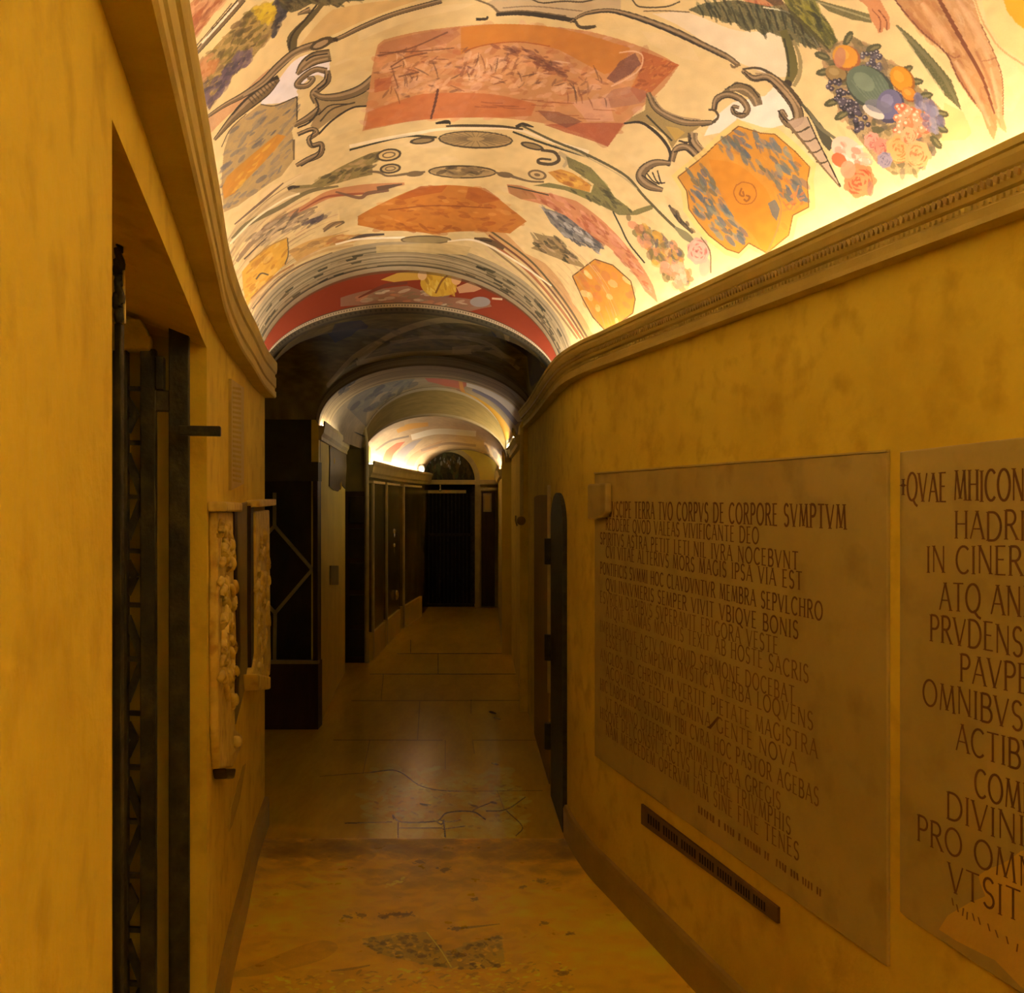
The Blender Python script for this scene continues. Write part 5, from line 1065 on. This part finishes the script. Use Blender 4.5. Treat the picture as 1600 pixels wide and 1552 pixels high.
# ------------------------------------------------------------------ cove lights hidden behind the cornices
def led(path, side, off, z, w, strength, label):
    t = empty('cove_light', (path[0][0], path[0][1], z), label, 'light strip', 'warm light strips behind the cornices')
    m = MB(); m.sweep(path, [(off-w/2-.004,z-.006),(off+w/2+.004,z-.006),(off+w/2+.004,z),(off-w/2-.004,z)], side); m.build('channel', M['steel'], t)
    m = MB(); m.sweep(path, [(off-w/2,z),(off+w/2,z),(off+w/2,z+.004),(off-w/2,z+.004)], side); m.build('diffuser', emission('warm_led', LED_COL, strength), t)
led(sub(RW, rx, -2.9, .6), 1, .02, EYE+.622, .016, LED_REAR, 'warm light strip behind the right cornice, behind the viewpoint')
led(sub(LW, lx, -2.9, .2), -1, .01, EYE+.622, .016, LED_REAR, 'warm light strip behind the left cornice, behind the viewpoint')
led(sub(RW, rx, .62, 4.93), 1, -.027, EYE+.622, .010, LED_NEAR_RIGHT, 'warm light strip behind the right cornice of the near vault')
led(sub(LW, lx, .22, 4.5), -1, -.027, EYE+.622, .010, LED_NEAR_LEFT, 'warm light strip behind the left cornice of the near vault')
led([(.05,7.4),(.02,8.4),(-.03,9.2)], 1, .03, EYE+.497, .016, LED_FAR, 'warm light strip on the right cornice of the second vault')
led([(-1.36,6.6),(-1.42,7.2),(-1.50,8.0),(-1.54,8.5)], -1, .02, EYE+.527, .012, LED_FAR*.22, 'warm light strip on the pillar ledge left of the second vault')
led([(-1.43,9.3),(-1.42,10.3),(-1.396,11.37),(-1.33,12.3),(-1.25,13.2)], -1, .05, EYE+.372, .014, LED_FAR*.5, 'warm light strip on the far left cornice')
led([(-.12,10.0),(-.15,11.5),(-.2,13.4)], 1, .04, EYE+.332, .014, LED_FAR, 'warm light strip on the far right cornice')

# ------------------------------------------------------------------ floor: worn stone, its cracks, stains and a painted light fall-off on its own canvas
def fc(r, g, b): return np.clip(lin((r,g,b))*np.array((2.3,3.0,2.2)), 0, .8)
zr = Z(350,1000,2.811)
def floor_piece(x0, x1, y0, y1, W, H):
    return Canvas(lambda u, v: np.stack([x0+(x1-x0)*u, y0+(y1-y0)*v, np.zeros_like(u)], -1), W, H, fc(146,102,24), 160, 160)
YT = 4.38
c = floor_piece(-1.5, 1.5, 2.4, YT, 900, 1100); FA = c.S
c.mottle(.12, 5); c.mottle(.12, 16)
c.dabs(zr((100,876),(1545,876),(1545,1090),(60,1090)), [fc(96,64,16),fc(84,56,14),fc(112,76,18)], 420, 20, 0, .3, .16, .25)  # light fading towards the threshold, painted as darker dabs here and below
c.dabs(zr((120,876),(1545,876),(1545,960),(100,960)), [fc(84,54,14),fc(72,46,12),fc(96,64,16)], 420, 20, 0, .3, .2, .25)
q = zr((0,1480),(150,1420),(400,1325),(500,1345),(420,1410),(150,1475)); c.poly(q, fc(112,76,18), .6, .4, True)
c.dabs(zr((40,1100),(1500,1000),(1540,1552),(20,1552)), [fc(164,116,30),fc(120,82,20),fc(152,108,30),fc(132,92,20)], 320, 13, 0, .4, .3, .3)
q = zr((605,1312),(760,1290),(892,1283),(935,1330),(975,1375),(1080,1330),(1220,1300),(1235,1430),(1060,1450),(880,1425),(700,1385),(620,1345))
c.poly(q, fc(104,82,34), .75, .5); c.dabs(q, [fc(70,50,18),fc(120,92,40),fc(90,70,30),fc(150,112,46),fc(60,42,16)], 260, 5, 0, .5, .8, .45)
for (x, y, a) in ((540,1215,5),(605,1210,8),(700,1216,9),(760,1208,7),(800,1208,8),(1020,1268,8),(1410,1245,6),(1490,1465,10),(1520,1290,5),(870,1390,8),(790,1310,7),(1040,1385,10),(970,1010,8),(860,975,7),(1100,1140,5),(1390,1060,7),(1310,1085,4)):
    X, Y = zr((x,y))[0]; c.ell(X, Y, a, a*.38, random.uniform(-10,10), fc(62,40,14), .8, 12, .4); c.dabs([(X-a*1.6,Y-a*.6),(X+a*1.6,Y-a*.6),(X+a*1.6,Y+a*.6),(X-a*1.6,Y+a*.6)], [fc(70,46,16),fc(92,64,22)], 12, 2.4, 0, .5, .8)
c.stroke(zr((1010,1268),(1090,1262),(1210,1248)), [3,3.5,1], fc(78,54,20), .8, 7, .3); c.stroke(zr((470,1455),(560,1445),(640,1430)), [2,4,2], fc(70,46,16), .7, 7, .4)
c.stroke(zr((690,1222),(740,1205),(820,1205)), [3,4,2], fc(64,42,16), .8, 7, .3)
c.stroke(zr((890,1283),(950,1360),(1000,1440)), 1.6, fc(176,134,60)); c.dabs(zr((700,1080),(800,1040),(790,1060),(720,1090)), [fc(190,140,60)], 10, 5, -15, .3, .6)
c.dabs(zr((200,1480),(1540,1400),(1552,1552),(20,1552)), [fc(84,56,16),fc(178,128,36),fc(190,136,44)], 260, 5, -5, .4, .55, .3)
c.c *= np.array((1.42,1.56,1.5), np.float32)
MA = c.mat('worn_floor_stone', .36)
c = floor_piece(-1.9, .5, YT, 14.0, 2400, 840); FB = c.S
c.mottle(.06, 9); c.mottle(.05, 40)
c.dabs(zr((640,560),(1240,560),(1330,700),(1330,875),(640,875),(600,700)), [fc(166,128,52),fc(150,112,40),fc(176,140,64)], 420, 12, 0, .4, .4, .35)
c.poly(zr((640,806),(1000,800),(1320,800),(1300,872),(640,876)), fc(172,130,48), .4, .5)
DK = fc(46,26,12); JT = fc(84,58,20)
for p, w_ in ((((740,768),(780,800),(930,796),(980,760),(1090,755),(1150,790)),2.2),(((765,800),(764,872)),2.4),(((965,790),(972,868)),2.6),(((770,826),(960,826)),1.4),(((530,806),(740,800)),1.3),(((960,832),(1060,818)),1.6),(((860,720),(910,726)),2),(((1150,752),(1240,745),(1325,690)),1.6),(((1240,750),(1310,820),(1282,862)),1.5),
             (((640,582),(760,576),(860,640),(960,662),(1050,665)),1.5),(((930,795),(955,810),(965,792)),2.2),(((740,768),(745,790)),1.8),(((940,790),(990,800),(1040,790)),1.4),(((1090,755),(1110,740),(1180,712)),1.4)):
    c.stroke(zr(*p), w_, DK, .9, 6)
for p in (((972,442),(972,570)),((1092,445),(1100,500)),((1090,441),(1400,441)),((1085,262),(1085,325)),((640,150),(1300,150)),((560,268),(1330,266)),((480,440),(960,441)),((420,600),(640,582)),((1050,665),(1400,662)),((700,150),(690,268)),((860,270),(850,440)),((760,60),(1240,60)),((940,60),(940,150)),((1200,662),(1230,745)),((640,441),(610,590)),((820,0),(820,58))):
    c.stroke(zr(*p), 1.0, JT, .8, 3)
c.dabs(zr((640,620),(1320,620),(1330,860),(640,790)), [fc(80,54,20),fc(110,80,30),fc(190,150,70)], 150, 4, 0, .4, .5, .35)
for (x, y) in ((1190,545),(1200,345),(1180,320),(880,725),(1100,730),(1185,715)): c.ell(*zr((x,y))[0], 6, 1.8, 15, fc(56,36,14), .8)
c.c *= np.array((.96,1.08,1.0), np.float32)
MBm = c.mat('floor_paving_stone', .26)
def dress(m, sc, strength, base, var):
    """wear: uneven polish and a slightly uneven surface"""
    N = m.node_tree.nodes; L = m.node_tree.links; b = N['Principled BSDF']; b.inputs['Specular IOR Level'].default_value = .8
    tc = N.new('ShaderNodeTexCoord'); n1 = N.new('ShaderNodeTexNoise'); n1.inputs['Scale'].default_value = sc; n1.inputs['Detail'].default_value = 6; L.new(tc.outputs['Object'], n1.inputs['Vector'])
    bp = N.new('ShaderNodeBump'); bp.inputs['Strength'].default_value = strength; bp.inputs['Distance'].default_value = .01; L.new(n1.outputs['Fac'], bp.inputs['Height']); L.new(bp.outputs[0], b.inputs['Normal'])
    mr = N.new('ShaderNodeMapRange'); mr.inputs[1].default_value = .3; mr.inputs[2].default_value = .7; mr.inputs[3].default_value = base-var; mr.inputs[4].default_value = base+var; L.new(n1.outputs['Fac'], mr.inputs[0]); L.new(mr.outputs[0], b.inputs['Roughness'])
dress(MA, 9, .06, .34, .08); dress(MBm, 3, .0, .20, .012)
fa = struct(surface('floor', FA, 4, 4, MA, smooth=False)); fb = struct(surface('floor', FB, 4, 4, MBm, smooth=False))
plain = material('plain_floor_stone', [fc(128,88,20),fc(150,106,26),fc(166,118,34)], .4, 2.6, 12, .1, 30)
for (x0,x1,y0,y1) in ((-1.5,2.6,-3.2,2.4),(1.5,2.6,2.4,4.38),(-4.5,-1.5,-3.2,4.38),(.5,2.6,4.38,14.6),(-4.5,-1.9,4.38,14.6),(-1.9,.5,14.0,14.6)):
    struct(MB().add([(x0,y0,0),(x1,y0,0),(x1,y1,0),(x0,y1,0)], [(0,1,2,3)]).build('floor', plain, recalc=False))
